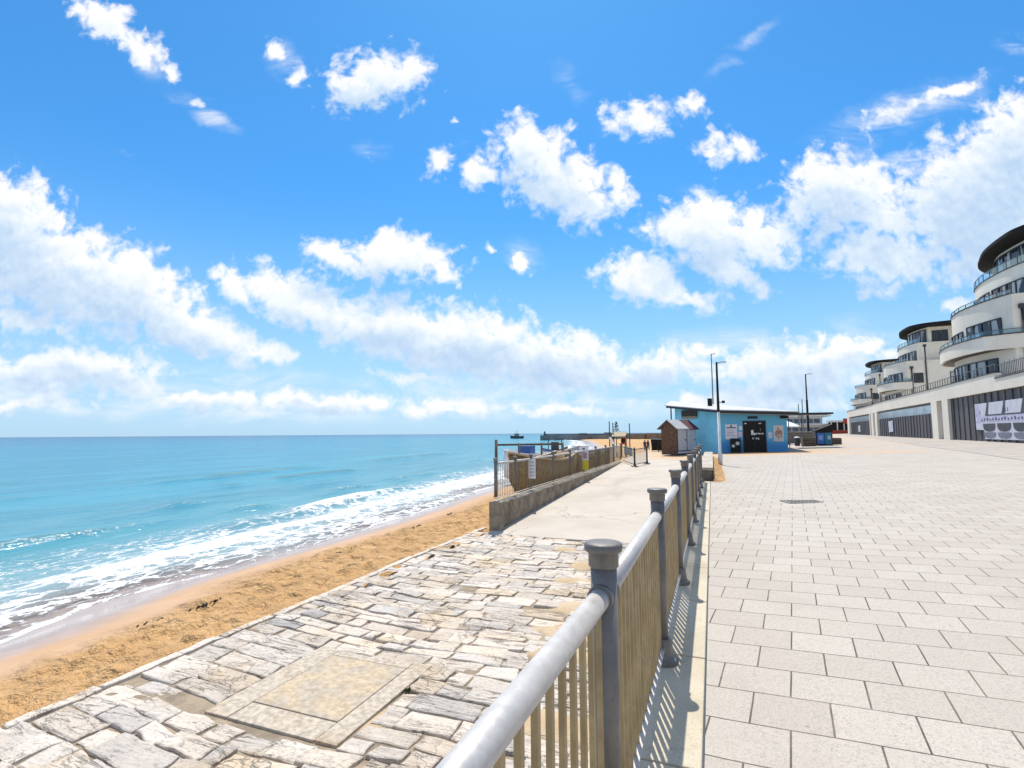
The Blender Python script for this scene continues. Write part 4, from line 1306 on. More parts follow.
def block(label):
    B = thing('apartment_block', label, 'apartments', (24, 57, 4.95), 'curved apartment blocks above the promenade')
    back = [(46, 67.5), (46, 50.2)]
    p12 = W12 + back
    MB().prism(p12, 4.94, 11.25).build('lower_storeys', m_render, B)
    MB().strip(W12, 11.25, 12.22, 0.22, 0.0).build('terrace_parapet', m_render, B)
    MB().strip([(22.4, 51.3), (46, 50.2)], 11.25, 12.22, 0.22, -0.22).build('terrace_parapet', m_render, B)
    MB().strip(W12, 12.221, 12.31, 0.36, -0.07).build('parapet_coping', m_coping, B)
    p3 = W3 + [(46, 66.6), (46, 51.2)]
    MB().prism(p3, 11.26, 14.45).build('third_storey', m_render, B)
    MB().strip(W3, 14.45, 15.22, 0.2, 0.0).build('terrace_parapet', m_render, B)
    MB().strip([(24.5, 52.9), (46, 51.2)], 14.45, 15.22, 0.2, -0.2).build('terrace_parapet', m_render, B)
    MB().strip(W3, 15.221, 15.30, 0.34, -0.07).build('parapet_coping', m_coping, B)
    p4 = W4 + [(46, 65.4), (46, 52.0)]
    MB().prism(p4, 14.46, 17.6).build('top_storey', m_render, B)
    rp = ROOF + [(47, 68.2), (47, 49.5)]
    MB().prism(rp, 17.62, 17.92).build('roof', m_roofd, B)
    # balcony of the second storey: slab and solid parapet
    bp = BAL + [(27.0, 66.4)] + W12[::-1] + [(22.2, 51.25)]
    sl = MB().prism(BAL + [(26.0, 66.3), (26.0, 51.4), (22.2, 51.2)], 7.92, 8.12).build('balcony_slab', m_soffit, B)
    bl = [(22.9, 51.05), (22.2, 51.2)] + BAL
    MB().strip(bl, 7.90, 9.02, 0.18, -0.02).build('balcony_parapet', m_render, B)
    MB().strip(bl, 9.021, 9.11, 0.34, -0.09).build('balcony_coping', m_coping, B)
    # window bands
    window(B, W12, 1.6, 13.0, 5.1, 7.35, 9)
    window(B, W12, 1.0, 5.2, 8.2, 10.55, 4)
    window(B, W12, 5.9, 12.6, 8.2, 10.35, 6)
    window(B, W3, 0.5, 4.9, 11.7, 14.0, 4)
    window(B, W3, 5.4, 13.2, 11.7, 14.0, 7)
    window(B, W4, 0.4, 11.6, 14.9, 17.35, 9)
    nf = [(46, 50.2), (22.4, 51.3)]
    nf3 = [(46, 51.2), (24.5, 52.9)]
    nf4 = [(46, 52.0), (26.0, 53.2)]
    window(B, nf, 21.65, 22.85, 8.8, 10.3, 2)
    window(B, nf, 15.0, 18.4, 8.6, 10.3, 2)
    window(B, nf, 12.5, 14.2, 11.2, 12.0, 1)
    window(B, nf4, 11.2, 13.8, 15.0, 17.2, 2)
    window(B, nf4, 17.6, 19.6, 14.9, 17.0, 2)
    # glass balustrades with thin posts
    for ln, z0, h in ((bl, 9.11, 0.30), (W12, 12.31, 0.28), (W3, 15.30, 0.60)):
        L = sum((Vector(ln[i + 1]) - Vector(ln[i])).length for i in range(len(ln) - 1))
        mb = MB()
        for k in range(int(L / 1.3)):
            c = cut(ln, k * 1.3, k * 1.3 + 0.05)
            if c:
                mb.bar((c[0][0], c[0][1], z0), (c[0][0], c[0][1], z0 + h), 0.045)
        mb.strip(ln, z0 + h, z0 + h + 0.045, 0.05, -0.025)
        bal = mb.build('balustrade', m_metal, B)
        MB().strip(ln, z0 + 0.03, z0 + h - 0.01, 0.014, -0.007).build('glass_sheet', m_gglass, bal)
    for x, z1 in ((22.95, 11.0), (24.75, 14.3)):
        y = 51.3 - 1.1 * (x - 22.4) / 23.6 - 0.12
        p = MB().tube((x, y, 4.95), (x, y, z1), 0.10, n=8)
        p.box(x - 0.2, x + 0.2, y - 0.14, y + 0.1, z1, z1 + 0.35)
        p.build('downpipe', m_pipe, B)
    p = MB().tube((29.0, 52.3, 14.5), (29.0, 52.3, 17.6), 0.08, n=8).build('downpipe', m_pipe, B)
    # outdoor furniture silhouettes behind the parapet of the second storey are part of the balcony fittings
    return B


B1 = block('nearest and largest curved apartment block, above the pale poster')
for k, lab in ((1, 'middle curved apartment block with two black downpipes on its near wall'), (2, 'farthest curved apartment block, smallest in view at the end of the wall')):
    Bk = copy_tree(B1)
    Bk.location = (24 + 6.0 * k, 57 + 44.0 * k + (2 if k == 2 else 0), 4.95)
    Bk['label'] = lab


# ================================================================== low wall and lamp beside the plaza
m_conc = mat('pale_concrete', (0.44, 0.40, 0.34), 0.9, var=0.2, vscale=4, bump=0.4, bscale=30, col2=(0.36, 0.29, 0.20), c2scale=1.5)
m_concd = mat('dark_concrete', (0.16, 0.14, 0.11), 0.9, var=0.3, vscale=4, bump=0.4, bscale=25)
T = thing('bench_wall', 'low pale concrete bench wall beyond the last post of the long railing', 'wall', (-0.22, 17.1, 0))
MB().box(-0.40, -0.03, 17.12, 30.6, -0.3, 0.32).build('base', m_concd, T, bevel=0.015)  # shade of the sides put into the colour: darker concrete than the top
MB().box(-0.425, -0.005, 17.09, 30.6, 0.322, 0.41).build('slab', m_conc, T, bevel=0.012)

m_white = mat('white_paint', (0.72, 0.72, 0.70), 0.5, var=0.12, vscale=5)
m_black = mat('black_paint', (0.014, 0.013, 0.013), 0.6, var=0.2, spec=0.25)
m_lamp = mat('lamp_glass', (0.62, 0.64, 0.66), 0.3)
T = thing('street_lamp', 'slim lamp post with white lower half and black upper half by the blue kiosk', 'street lamp', (0.31, 25.3, 0))
MB().lathe((0.31, 25.3, 0), [(0.10, 0), (0.10, 0.5), (0.062, 0.56), (0.055, 2.42)], 12).build('pole', m_white, T)
MB().lathe((0.31, 25.3, 0), [(0.055, 2.421), (0.060, 2.43), (0.042, 4.72), (0.001, 4.74)], 12).build('upper_pole', m_black, T)
MB().bar((0.31, 25.3, 4.66), (0.50, 25.27, 4.70), 0.035).build('arm', m_black, T)
MB().box(0.44, 0.72, 25.2, 25.34, 4.665, 4.74).build('lamp_head', m_lamp, T, bevel=0.02)
MB().bar((0.31, 25.3, 2.86), (0.52, 25.26, 2.86), 0.03).box(0.47, 0.60, 25.2, 25.32, 2.82, 2.93).build('camera_bracket', m_black, T)
T = thing('street_lamp', 'tall black tapered lamp post standing beyond the dark blue bin', 'street lamp', (10.75, 70, 0.3))
MB().lathe((10.75, 70, 0.3), [(0.22, 0), (0.22, 1.2), (0.13, 1.3), (0.12, 4.9), (0.085, 5.0), (0.065, 8.05), (0.001, 8.1)], 12).build('pole', m_black, T)
MB().bar((10.75, 70, 8.32), (11.05, 69.95, 8.38), 0.05).build('arm', m_black, T)
MB().box(10.95, 11.45, 69.85, 70.1, 8.34, 8.45).build('lamp_head', m_lamp, T, bevel=0.02)
m_gpole = mat('grey_pole', (0.20, 0.21, 0.22), 0.5, 0.4)
for x, h, lab in ((9.12, 4.5, 'shorter of two thin grey flagpoles right of the blue kiosk'), (9.5, 5.0, 'taller of two thin grey flagpoles right of the blue kiosk')):
    T = thing('flagpole', lab, 'flagpole', (x, 65, prom_z(x)), 'thin flagpoles')
    MB().lathe((x, 65, prom_z(x)), [(0.06, 0), (0.05, h - .3), (0.001, h - .28)], 8).build('pole', m_gpole, T)
    MB().lathe((x, 65, prom_z(x) + h - .28), [(0.05, 0), (0.06, 0.05), (0.001, 0.1)], 8).build('finial', m_gpole, T)

# ================================================================== blue kiosk
m_blue, t, b = node_mat('blue_render')
co = t.n('ShaderNodeTexCoord').outputs['Object']
zz = t.n('ShaderNodeSeparateXYZ', {'Vector': co}).outputs[2]
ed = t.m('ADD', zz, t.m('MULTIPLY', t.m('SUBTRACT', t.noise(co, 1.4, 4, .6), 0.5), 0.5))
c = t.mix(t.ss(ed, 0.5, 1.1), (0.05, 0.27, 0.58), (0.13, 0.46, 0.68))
c = t.mix(t.ss(t.noise(t.mapv(co, scale=(3, 3, .4)), 1.5, 5, .65), .52, .72, 0, .4), c, (0.16, 0.36, 0.46))
t.set(b.inputs['Base Color'], c)
b.inputs['Roughness'].default_value = 0.75
m_litblue = mat('lit_blue_render', (0.24, 0.68, 0.90), 0.75, var=0.1, vscale=1.5)  # kiosk blue lightened: the wing's brighter light is put into its colour
m_roofm = mat('pale_roof_sheet', (0.50, 0.50, 0.50), 0.55, 0.0, var=0.1, vscale=2)
K = thing('beach_kiosk', 'bright blue beach kiosk with a slanting pale roof and black double door', 'kiosk', (2.0, 42, 0.0))
zt = lambda x: 3.17 - 0.098 * x
fr_ = [(0.55, 39.5), (4.80, 39.6)]
wing = [(-2.72, 43.0), (0.55, 39.5)]
body = [(0.55, 39.5), (4.80, 39.6), (4.80, 48.5), (-2.72, 48.5), (-2.72, 43.0)]
# front wall, split round the door
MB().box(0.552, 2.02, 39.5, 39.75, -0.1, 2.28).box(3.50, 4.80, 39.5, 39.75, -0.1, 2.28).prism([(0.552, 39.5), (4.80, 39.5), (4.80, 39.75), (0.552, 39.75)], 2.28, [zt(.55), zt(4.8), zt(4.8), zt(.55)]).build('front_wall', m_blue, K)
MB().prism([(-2.72, 43.0), (0.55, 39.5), (0.552, 39.75), (-2.5, 43.1)], -0.1, [zt(-2.72), zt(.55), zt(.55), zt(-2.5)]).build('wing_wall', m_litblue, K)
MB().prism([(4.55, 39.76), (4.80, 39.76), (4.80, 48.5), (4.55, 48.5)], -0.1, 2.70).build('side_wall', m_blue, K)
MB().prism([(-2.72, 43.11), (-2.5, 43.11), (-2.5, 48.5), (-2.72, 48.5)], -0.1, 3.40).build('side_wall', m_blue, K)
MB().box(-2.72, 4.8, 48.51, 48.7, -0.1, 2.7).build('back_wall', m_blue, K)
rp = [(5.42, 38.75), (0.35, 38.65), (-3.35, 42.6), (-3.35, 49.3), (5.42, 49.3)]
rz = [2.78, 3.02, 3.62, 4.35, 2.95]
MB().prism(rp, [z - 0.16 for z in rz], [z - 0.0 for z in rz]).build('fascia', m_frame, K)
rp2 = [(5.5, 38.70), (0.33, 38.60), (-3.45, 42.57), (-3.45, 49.4), (5.5, 49.4)]
MB().prism(rp2, [z + 0.002 for z in rz], [z + 0.06 for z in rz]).build('roof', m_roofm, K)
MB().prism([(0.37, 38.72), (5.3, 38.8), (5.3, 39.45), (0.6, 39.45)], [2.80, 2.58, 2.58, 2.80], [2.84, 2.61, 2.61, 2.84]).build('soffit', mat('grey_soffit', (0.34, 0.34, 0.32), 0.8), K)
# black double door with graphics
D = MB().box(2.03, 3.49, 39.52, 39.58, 0.02, 2.27).build('door', m_black, K)
MB().box(2.03, 2.09, 39.46, 39.515, 0.02, 2.27).box(3.43, 3.49, 39.46, 39.515, 0.02, 2.27).box(2.09, 3.43, 39.46, 39.515, 2.19, 2.27).box(2.74, 2.78, 39.48, 39.515, 0.02, 2.19).build('frame', m_frame, D)
g = MB()
g.box(2.55, 2.70, 39.500, 39.516, 1.28, 1.62).box(2.70, 2.84, 39.465, 39.479, 1.28, 1.42)
g.box(2.14, 2.30, 39.500, 39.516, 2.05, 2.11).box(3.05, 3.22, 39.500, 39.516, 2.05, 2.11)
for k in range(5):
    g.box(2.86 + k * 0.10, 2.93 + k * 0.10, 39.500, 39.516, 1.32 + 0.01 * (k % 2), 1.42)
for k in range(4):
    g.box(2.62 + k * 0.12, 2.68 + k * 0.12, 39.500, 39.516, 0.98 - 0.02 * (k % 2), 1.10)
g.build('white_graphics', m_white, D)
MB().box(3.12, 3.16, 39.49, 39.516, 1.55, 1.75).build('handle', m_gpole, D)
# dark fascia letters over the door (too worn to read)
sg = MB().box(2.36, 3.00, 39.470, 39.496, 2.40, 2.60).build('door_sign', mat('sign_backing', (0.05, 0.12, 0.18), 0.6), K)
g = MB()
for k in range(4):
    x = 2.40 + k * 0.15
    g.box(x, x + 0.10, 39.458, 39.468, 2.43, 2.57)
g.build('lettering', m_black, sg)
MB().box(4.40, 4.84, 39.28, 39.495, 2.40, 2.57).build('light_box', m_black, K, bevel=0.02)
W = MB().prism([(-2.16, 42.27), (-1.03, 41.06), (-1.06, 41.03), (-2.19, 42.24)], 2.72, 3.20).build('window', mat('brown_shutter', (0.03, 0.018, 0.012), 0.6), K)
MB().prism([(-2.18, 42.262), (-1.05, 41.052), (-1.09, 41.012), (-2.22, 42.222)], 2.55, 2.71).build('sill', mat('tan_sill', (0.34, 0.27, 0.17), 0.7), W)
MB().tube((-3.0, 42.9, -0.1), (-3.0, 42.9, 3.45), 0.05, n=8).build('downpipe', m_black, K)
MB().box(-0.24, 0.10, 42.6, 43.0, 3.2, 4.12).build('vent_stack', m_black, K, bevel=0.02)
T = thing('mast', 'very thin grey radio mast rising behind the kiosk roof', 'mast', (0.22, 49.6, 0))
MB().lathe((0.19, 49.6, -0.05), [(0.07, 0), (0.06, 4), (0.04, 8.62), (0.001, 8.65)], 8).build('pole', m_gpole, T)
MB().bar((0.1, 49.6, 8.55), (0.55, 49.6, 8.60), 0.05).build('cross_arm', m_gpole, T)

# things fixed to or leaning on the kiosk
m_note = mat('notice_white', (0.70, 0.71, 0.76), 0.5, var=0.08)
m_ink = mat('notice_ink', (0.10, 0.08, 0.16), 0.6)
m_pur = mat('notice_purple', (0.42, 0.28, 0.46), 0.6)
T = thing('notice_board', 'large white notice board with purple lines left of the black door', 'notice board', (1.27, 39.47, 1.0))
MB().box(0.89, 1.66, 39.455, 39.495, 0.98, 2.04).build('board', m_note, T)
g = MB().box(0.97, 1.58, 39.444, 39.454, 1.76, 1.84)
g.box(1.22, 1.32, 39.444, 39.454, 1.86, 2.00)
g.build('heading', m_ink, T)
g = MB()
for k in range(4):
    g.box(0.96, 1.42 + 0.08 * (k % 2), 39.444, 39.454, 1.58 - k * 0.12, 1.62 - k * 0.12)
g.build('text_lines', m_pur, T)
T = thing('notice', 'pair of small stacked sheets beside the large white notice board', 'notice', (1.9, 39.47, 1.2))
MB().box(1.78, 2.0, 39.46, 39.495, 1.62, 1.92).build('sheet', m_note, T)
MB().box(1.72, 1.98, 39.46, 39.495, 1.14, 1.50).build('sheet', mat('notice_pink', (0.62, 0.52, 0.66), 0.6), T)
T = thing('notice', 'small white sheet between the black door and the framed poster', 'notice', (3.74, 39.47, 1.1))
MB().box(3.62, 3.86, 39.46, 39.495, 1.06, 1.45).build('sheet', m_note, T)
MB().box(3.66, 3.82, 39.45, 39.459, 1.13, 1.36).build('print', mat('notice_blue', (0.42, 0.58, 0.76), 0.6), T)
T = thing('poster', 'pale framed poster with a red brown figure at the right end of the kiosk', 'poster', (4.26, 39.47, 0.9))
MB().box(3.95, 4.57, 39.455, 39.495, 0.83, 1.93).build('sheet', mat('poster_cream', (0.60, 0.58, 0.56), 0.6, var=0.1), T)
g = MB()
g.prism([(4.10, 39.444), (4.42, 39.444), (4.42, 39.454), (4.10, 39.454)], 1.35, [1.58, 1.62, 1.62, 1.58])
for x, w, z0, z1 in ((4.18, .10, 1.62, 1.78), (4.10, .07, 1.12, 1.34), (4.22, .06, 1.0, 1.34), (4.36, .07, 1.08, 1.34), (4.04, .05, 1.25, 1.5), (4.43, .05, 1.3, 1.55)):
    g.box(x, x + w, 39.444, 39.454, z0, z1)
g.build('print', mat('poster_red', (0.36, 0.20, 0.16), 0.6, var=0.3, vscale=20), T)
T = thing('notice_stand', 'black stand with two pale round faces under the notice board', 'notice stand', (1.5, 39.2, 0.05))
MB().prism([(1.18, 39.18), (1.84, 39.18), (1.84, 39.44), (1.18, 39.44)], 0.03, [1.0, 1.0, 1.05, 1.05]).build('board', m_black, T, bevel=0.02)
for x, z, r in ((1.36, 0.52, 0.11), (1.64, 0.70, 0.13)):
    MB().tube((x, 39.178, z), (x, 39.160, z), r, n=16).build('pale_disc', mat('disc_cream', (0.55, 0.56, 0.52), 0.6), T)

# timber shed
m_brown = mat('brown_boards', (0.125, 0.064, 0.036), 0.7, var=0.35, vscale=6)
m_sdoor = mat('grey_white_door', (0.52, 0.54, 0.58), 0.55, var=0.08, vscale=3)
T = thing('timber_shed', 'small brown timber shed with two white doors and a half pale, half maroon roof', 'shed', (-2.3, 38.2, 0))
Cn, Lf, Rt = Vector((-2.35, 38.2)), Vector((-3.42, 38.45)), Vector((-1.12, 40.35))
Bk = Lf + Rt - Cn
z0_ = -0.08
MB().prism([tuple(Cn), tuple(Rt), tuple(Bk), tuple(Lf)], z0_, 1.86).build('wall', m_brown, T)
mid1, mid2 = (Cn + Lf) / 2, (Rt + Bk) / 2
apex = 2.36
g = MB()
for (a, bq) in ((Cn, mid1), ):
    pass
dr = (Rt - Cn).normalized()
dl = (Lf - Cn).normalized()
g.add([(Cn.x, Cn.y, 1.861), (Lf.x, Lf.y, 1.861), (mid1.x, mid1.y, apex - .03)] + [(Rt.x, Rt.y, 1.861), (Bk.x, Bk.y, 1.861), (mid2.x, mid2.y, apex - .03)], [(0, 1, 2), (5, 4, 3), (0, 2, 5, 3), (1, 4, 5, 2), (0, 3, 4, 1)])
g.build('gable', m_brown, T)


def slope(p_e, p_r, q_e, q_r, ze, zr, name, m):
    mb = MB()
    v = []
    for dz in (0.0, 0.06):
        v += [(p_e.x, p_e.y, ze + dz), (q_e.x, q_e.y, ze + dz), (q_r.x, q_r.y, zr + dz), (p_r.x, p_r.y, zr + dz)]
    mb.add(v, [(3, 2, 1, 0), (4, 5, 6, 7), (0, 1, 5, 4), (1, 2, 6, 5), (2, 3, 7, 6), (3, 0, 4, 7)])
    return mb.build(name, m, T)


ov = 0.18
h0, h1 = -dr * 0.2, (Rt - Cn) + dr * 0.15
half = (Rt - Cn) * 0.52
eC = Cn - dl * ov
eL = Lf + dl * ov
zed = 1.87 - ov * 0.9
slope(eC + h0, mid1 + h0, eC + half, mid1 + half, zed, apex, 'pale_roof', m_roofm)
slope(eC + half + dr * .01, mid1 + half + dr * .01, eC + h1, mid1 + h1, zed - .01, apex - .01, 'maroon_roof', mat('maroon_roof', (0.13, 0.05, 0.06), 0.7, var=0.2))
slope(mid1 + h0, eL + h0, mid1 + h1, eL + h1, apex - .0, zed, 'far_roof', mat('slate_roof', (0.12, 0.11, 0.11), 0.8))
nrm = Vector((dr.y, -dr.x))
LL = (Rt - Cn).length
for s0, s1 in ((0.06, 0.475), (0.525, 0.96)):
    p, q = Cn + dr * (LL * s0) + nrm * 0.005, Cn + dr * (LL * s1) + nrm * 0.005
    d_ = MB().prism([tuple(p), tuple(q), tuple(q + nrm * 0.04), tuple(p + nrm * 0.04)], 0.22, 1.74).build('door', m_sdoor, T)
    k_ = p + dr * ((q - p).length * 0.86) + nrm * 0.05
    MB().box(k_.x - .03, k_.x + .03, k_.y - .03, k_.y + .03, 0.9, 1.02).build('handle', m_black, d_)
p, q = Cn + dr * 0.08 + nrm * 0.006, Rt - dr * 0.05 + nrm * 0.006
MB().prism([tuple(p), tuple(q), tuple(q + nrm * 0.05), tuple(p + nrm * 0.05)], 0.0, 0.15).build('plinth', m_sdoor, T)


def wheelie(x, y, z, lab, s=1.0):
    T = thing('wheelie_bin', lab, 'bin', (x, y, z), 'black wheelie bins beside the shed')
    MB().add([(x - .22 * s, y - .25 * s, z + .08), (x + .22 * s, y - .25 * s, z + .08), (x + .22 * s, y + .22 * s, z + .08), (x - .22 * s, y + .22 * s, z + .08),
              (x - .29 * s, y - .34 * s, z + .98 * s), (x + .29 * s, y - .34 * s, z + .98 * s), (x + .29 * s, y + .34 * s, z + .98 * s), (x - .29 * s, y + .34 * s, z + .98 * s)],
             [(3, 2, 1, 0), (4, 5, 6, 7), (0, 1, 5, 4), (1, 2, 6, 5), (2, 3, 7, 6), (3, 0, 4, 7)]).build('body', m_black, T, bevel=0.03)
    MB().prism([(x - .31 * s, y - .38 * s), (x + .31 * s, y - .38 * s), (x + .31 * s, y + .38 * s), (x - .31 * s, y + .38 * s)], z + .985 * s, [z + 1.02 * s, z + 1.02 * s, z + 1.09 * s, z + 1.09 * s]).build('lid', m_black, T, bevel=0.015)
    for k in (-1, 1):
        MB().tube((x + k * .24 * s, y + .26 * s, z + .1), (x + k * .29 * s, y + .26 * s, z + .1), 0.1, n=12).build('wheel', m_black, T)


wheelie(-4.05, 44.9, -0.1, 'black wheelie bin nearer the brown shed')
wheelie(-4.62, 45.6, -0.1, 'black wheelie bin farther from the brown shed, towards the sea')

# flat canopy to the right of the kiosk
T = thing('flat_canopy', 'thin flat dark canopy on slim posts right of the blue kiosk', 'canopy', (7.2, 47, 0.2))
MB().box(5.75, 8.75, 45.6, 48.2, 2.83, 2.96).build('roof', m_frame, T)
for x in (5.95, 6.9):
    for y in (48.0, ):
        MB().tube((x, y, prom_z(x)), (x, y, 2.83), 0.035, n=8).build('post', m_gpole, T)

# recycling point, planters
m_navy = mat('navy_paint', (0.012, 0.018, 0.05), 0.5, var=0.2)
m_bluep = mat('bright_blue_panel', (0.035, 0.17, 0.55), 0.5, var=0.15, vscale=4)
m_teal = mat('teal_panel', (0.03, 0.20, 0.30), 0.5, var=0.2, vscale=4)
gz = prom_z(9.0)
T = thing('recycling_bin', 'large dark navy container with a slanting lid and bright blue panels', 'container', (9.0, 51, gz))
MB().prism([(8.36, 51.0), (9.62, 51.0), (9.62, 52.1), (8.36, 52.1)], gz + .02, 1.45).build('body', m_navy, T, bevel=0.03)
MB().prism([(8.30, 50.93), (9.66, 50.93), (9.66, 52.16), (8.30, 52.16)], 1.455, [1.56, 2.12, 2.12, 1.56]).build('lid', m_black, T, bevel=0.03)
p = MB().box(8.46, 9.0, 50.955, 50.995, gz + .15, 1.35).build('panel', m_bluep, T)
MB().box(8.56, 8.88, 50.935, 50.952, 0.75, 1.15).build('notice', mat('panel_print', (0.22, 0.42, 0.75), 0.5), p)
p = MB().box(9.05, 9.55, 50.955, 50.995, gz + .1, 1.38).build('panel', m_teal, T)
MB().box(9.24, 9.46, 50.935, 50.952, 0.8, 1.12).build('notice', mat('panel_print_pale', (0.36, 0.55, 0.65), 0.5), p)
m_plank = mat('weathered_planks', (0.13, 0.105, 0.075), 0.85, var=0.3, vscale=5)
m_soil = mat('planter_soil', (0.09, 0.06, 0.035), 1.0, var=0.3, vscale=15)


def planter(x0, x1, y, h, lab, m):
    z = prom_z(x0) + 0.01
    T = thing('planter', lab, 'planter', ((x0 + x1) / 2, y, z), 'timber planters by the recycling container')
    mb = MB().box(x0, x1, y, y + .08, z, z + h).box(x0, x1, y + 1.0, y + 1.08, z, z + h).box(x0, x0 + .08, y + .081, y + .999, z, z + h).box(x1 - .08, x1, y + .081, y + .999, z, z + h)
    mb.build('box', m, T, bevel=0.01)
    MB().box(x0 + .085, x1 - .085, y + .085, y + .995, z, z + h - .08).build('soil', m_soil, T)
    mb = MB()
    for zz in (0.33, 0.66):
        mb.box(x0 - .005, x1 + .005, y - .02, y - .002, z + h * zz - .012, z + h * zz + .012)
    mb.build('board_gap', m_black, T)


planter(7.22, 8.20, 50, 0.74, 'square brown planter directly left of the navy container', m_plank)
planter(9.72, 10.72, 53.2, 0.60, 'low brown planter behind and right of the navy container', m_plank)
T = thing('barrel_bin', 'dark round litter bin left of the square planter', 'litter bin', (7.1, 52, 0.21))
MB().lathe((7.1, 52.3, 0.22), [(0.20, 0), (0.23, 0.1), (0.23, 0.66), (0.20, 0.70)], 16).build('body', m_dark, T)
MB().lathe((7.1, 52.3, 0.22), [(0.25, 0.701), (0.25, 0.74), (0.16, 0.80), (0.001, 0.82)], 16).build('lid', m_white, T)
T = thing('planter_wall', 'long low dark wall behind the planters and bins', 'wall', (8.6, 62, 0.2))
MB().box(6.6, 10.4, 62, 62.4, 0.2, 1.42).build('face', m_concd, T, bevel=0.02)
MB().box(6.56, 10.44, 61.96, 62.44, 1.422, 1.50).build('coping', m_conc, T)
T = thing('parasol', 'white garden parasol half hidden behind the kiosk corner', 'parasol', (7.1, 58, 0.2))
MB().lathe((7.1, 58, 2.0), [(1.15, 0), (0.6, 0.3), (0.001, 0.55)], 8, smooth=False).build('canopy', mat('parasol_cloth', (0.70, 0.74, 0.76), 0.8), T)
MB().tube((7.1, 58, 0.2), (7.1, 58, 2.52), 0.03, n=8).build('pole', m_gpole, T)
MB().lathe((7.1, 58, 0.2), [(0.28, 0), (0.28, 0.06), (0.05, 0.1)], 12).build('base', m_dark, T)

# ================================================================== long white pavilion and red kiosk at the far end
m_pav = mat('pavilion_white', (0.66, 0.65, 0.62), 0.7, var=0.08, vscale=0.5)
m_pavg = mat('pavilion_glazing', (0.10, 0.14, 0.19), 0.2, var=0.3, vscale=0.6)
T = thing('pavilion', 'long low white pavilion with bands of grey windows at the far end', 'pavilion', (16, 150, 0.3))
MB().box(4, 29, 150, 166, 0.2, 3.2).build('lower_storey', m_pav, T)
MB().box(4, 26.5, 151.5, 166, 3.21, 5.3).build('upper_storey', m_pav, T)
MB().box(3.2, 28.3, 150.4, 167, 5.31, 5.65).build('roof', m_pav, T)
MB().box(3.6, 29.6, 149.0, 150.0, 3.05, 3.45).build('balcony', m_pav, T)
for z0_, z1_, yy, x0, x1 in ((3.75, 4.75, 151.4, 4.6, 26.0), (1.1, 2.5, 149.9, 4.6, 27.4)):
    w = MB().box(x0, x1, yy, yy + .08, z0_, z1_).build('window', m_pavg, T)
    mb = MB()
    for k in range(15):
        x = x0 + (x1 - x0) * k / 14
        mb.box(x - .07, x + .07, yy - .05, yy - .002, z0_, z1_)
    mb.build('frame', m_pav, w)
T = thing('red_kiosk', 'small kiosk with red base, dark openings and red corner sign at the wall end', 'kiosk', (29.5, 146, 0.5))
m_red = mat('red_paint', (0.42, 0.05, 0.03), 0.6, var=0.2)
MB().box(27.3, 31.6, 146, 149, 0.3, 1.75).build('base', m_red, T)
MB().box(27.3, 31.6, 146.3, 149, 1.76, 3.7).build('dark_opening', m_black, T)
for x in (27.3, 28.6, 30.0, 31.4):
    MB().box(x, x + .22, 146.02, 146.28, 1.76, 3.7).build('post', m_white, T)
MB().box(26.9, 31.9, 145.8, 149.2, 3.71, 4.15).build('fascia', m_pav, T)
MB().box(29.9, 31.7, 145.6, 145.78, 3.3, 4.6).build('sign', m_red, T)

# ================================================================== beach side
m_hull = mat('brown_hull', (0.27, 0.165, 0.08), 0.65, var=0.35, vscale=5, col2=(0.16, 0.10, 0.05), c2scale=3)
m_gun = mat('pale_gunwale', (0.56, 0.44, 0.27), 0.6, var=0.15)
m_bwhite = mat('boat_white', (0.76, 0.76, 0.74), 0.45, var=0.05)
m_bblue = mat('boat_blue', (0.03, 0.10, 0.30), 0.5)


def hull(T, x, y, z, L, B, H, rot, m_h, m_g, name='hull'):
    """an open boat: bow at +L/2; lofted sections"""
    n, k = 13, 9
    vs, fs = [], []
    c, s = math.cos(rot), math.sin(rot)

    def P(u, v, w):
        return (x + u * c - v * s, y + u * s + v * c, z + w)
    for i in range(n):
        tt = i / (n - 1)
        u = (tt - 0.5) * L
        wdt = B / 2 * (0.62 + 0.38 * math.sin(min(tt, 0.55) / 0.55 * math.pi / 2)) * (1 - max(0, (tt - 0.5) / 0.5) ** 2.3)
        wdt = max(wdt, 0.012)
        sheer = H * (0.88 + 0.22 * (2 * tt - 0.85) ** 2)
        keel = H * 0.45 * max(0, (tt - 0.72) / 0.28) ** 2.0
        for j in range(k):
            a = math.pi * j / (k - 1)
            v = -wdt * math.cos(a)
            v = math.copysign(abs(v / wdt) ** 0.7 * wdt, v)
            w = sheer - (sheer - keel) * math.sin(a) ** 0.75
            vs.append(P(u, v, w))
    for i in range(n - 1):
        for j in range(k - 1):
            fs.append((i * k + j, i * k + j + 1, (i + 1) * k + j + 1, (i + 1) * k + j))
    fs.append(tuple(range(k)))
    mb = MB().add(vs, fs, True)
    h = mb.build(name, m_h, T)
    so_ = h.modifiers.new('skin', 'SOLIDIFY')
    so_.thickness = 0.05
    mb = MB()
    for j in (0, k - 1):
        for i in range(n - 1):
            a, bq = Vector(vs[i * k + j]), Vector(vs[(i + 1) * k + j])
            mb.bar(a + Vector((0, 0, .02)), bq + Vector((0, 0, .02)), 0.09, 0.07)
    mb.build('gunwale', m_g, h)
    return h


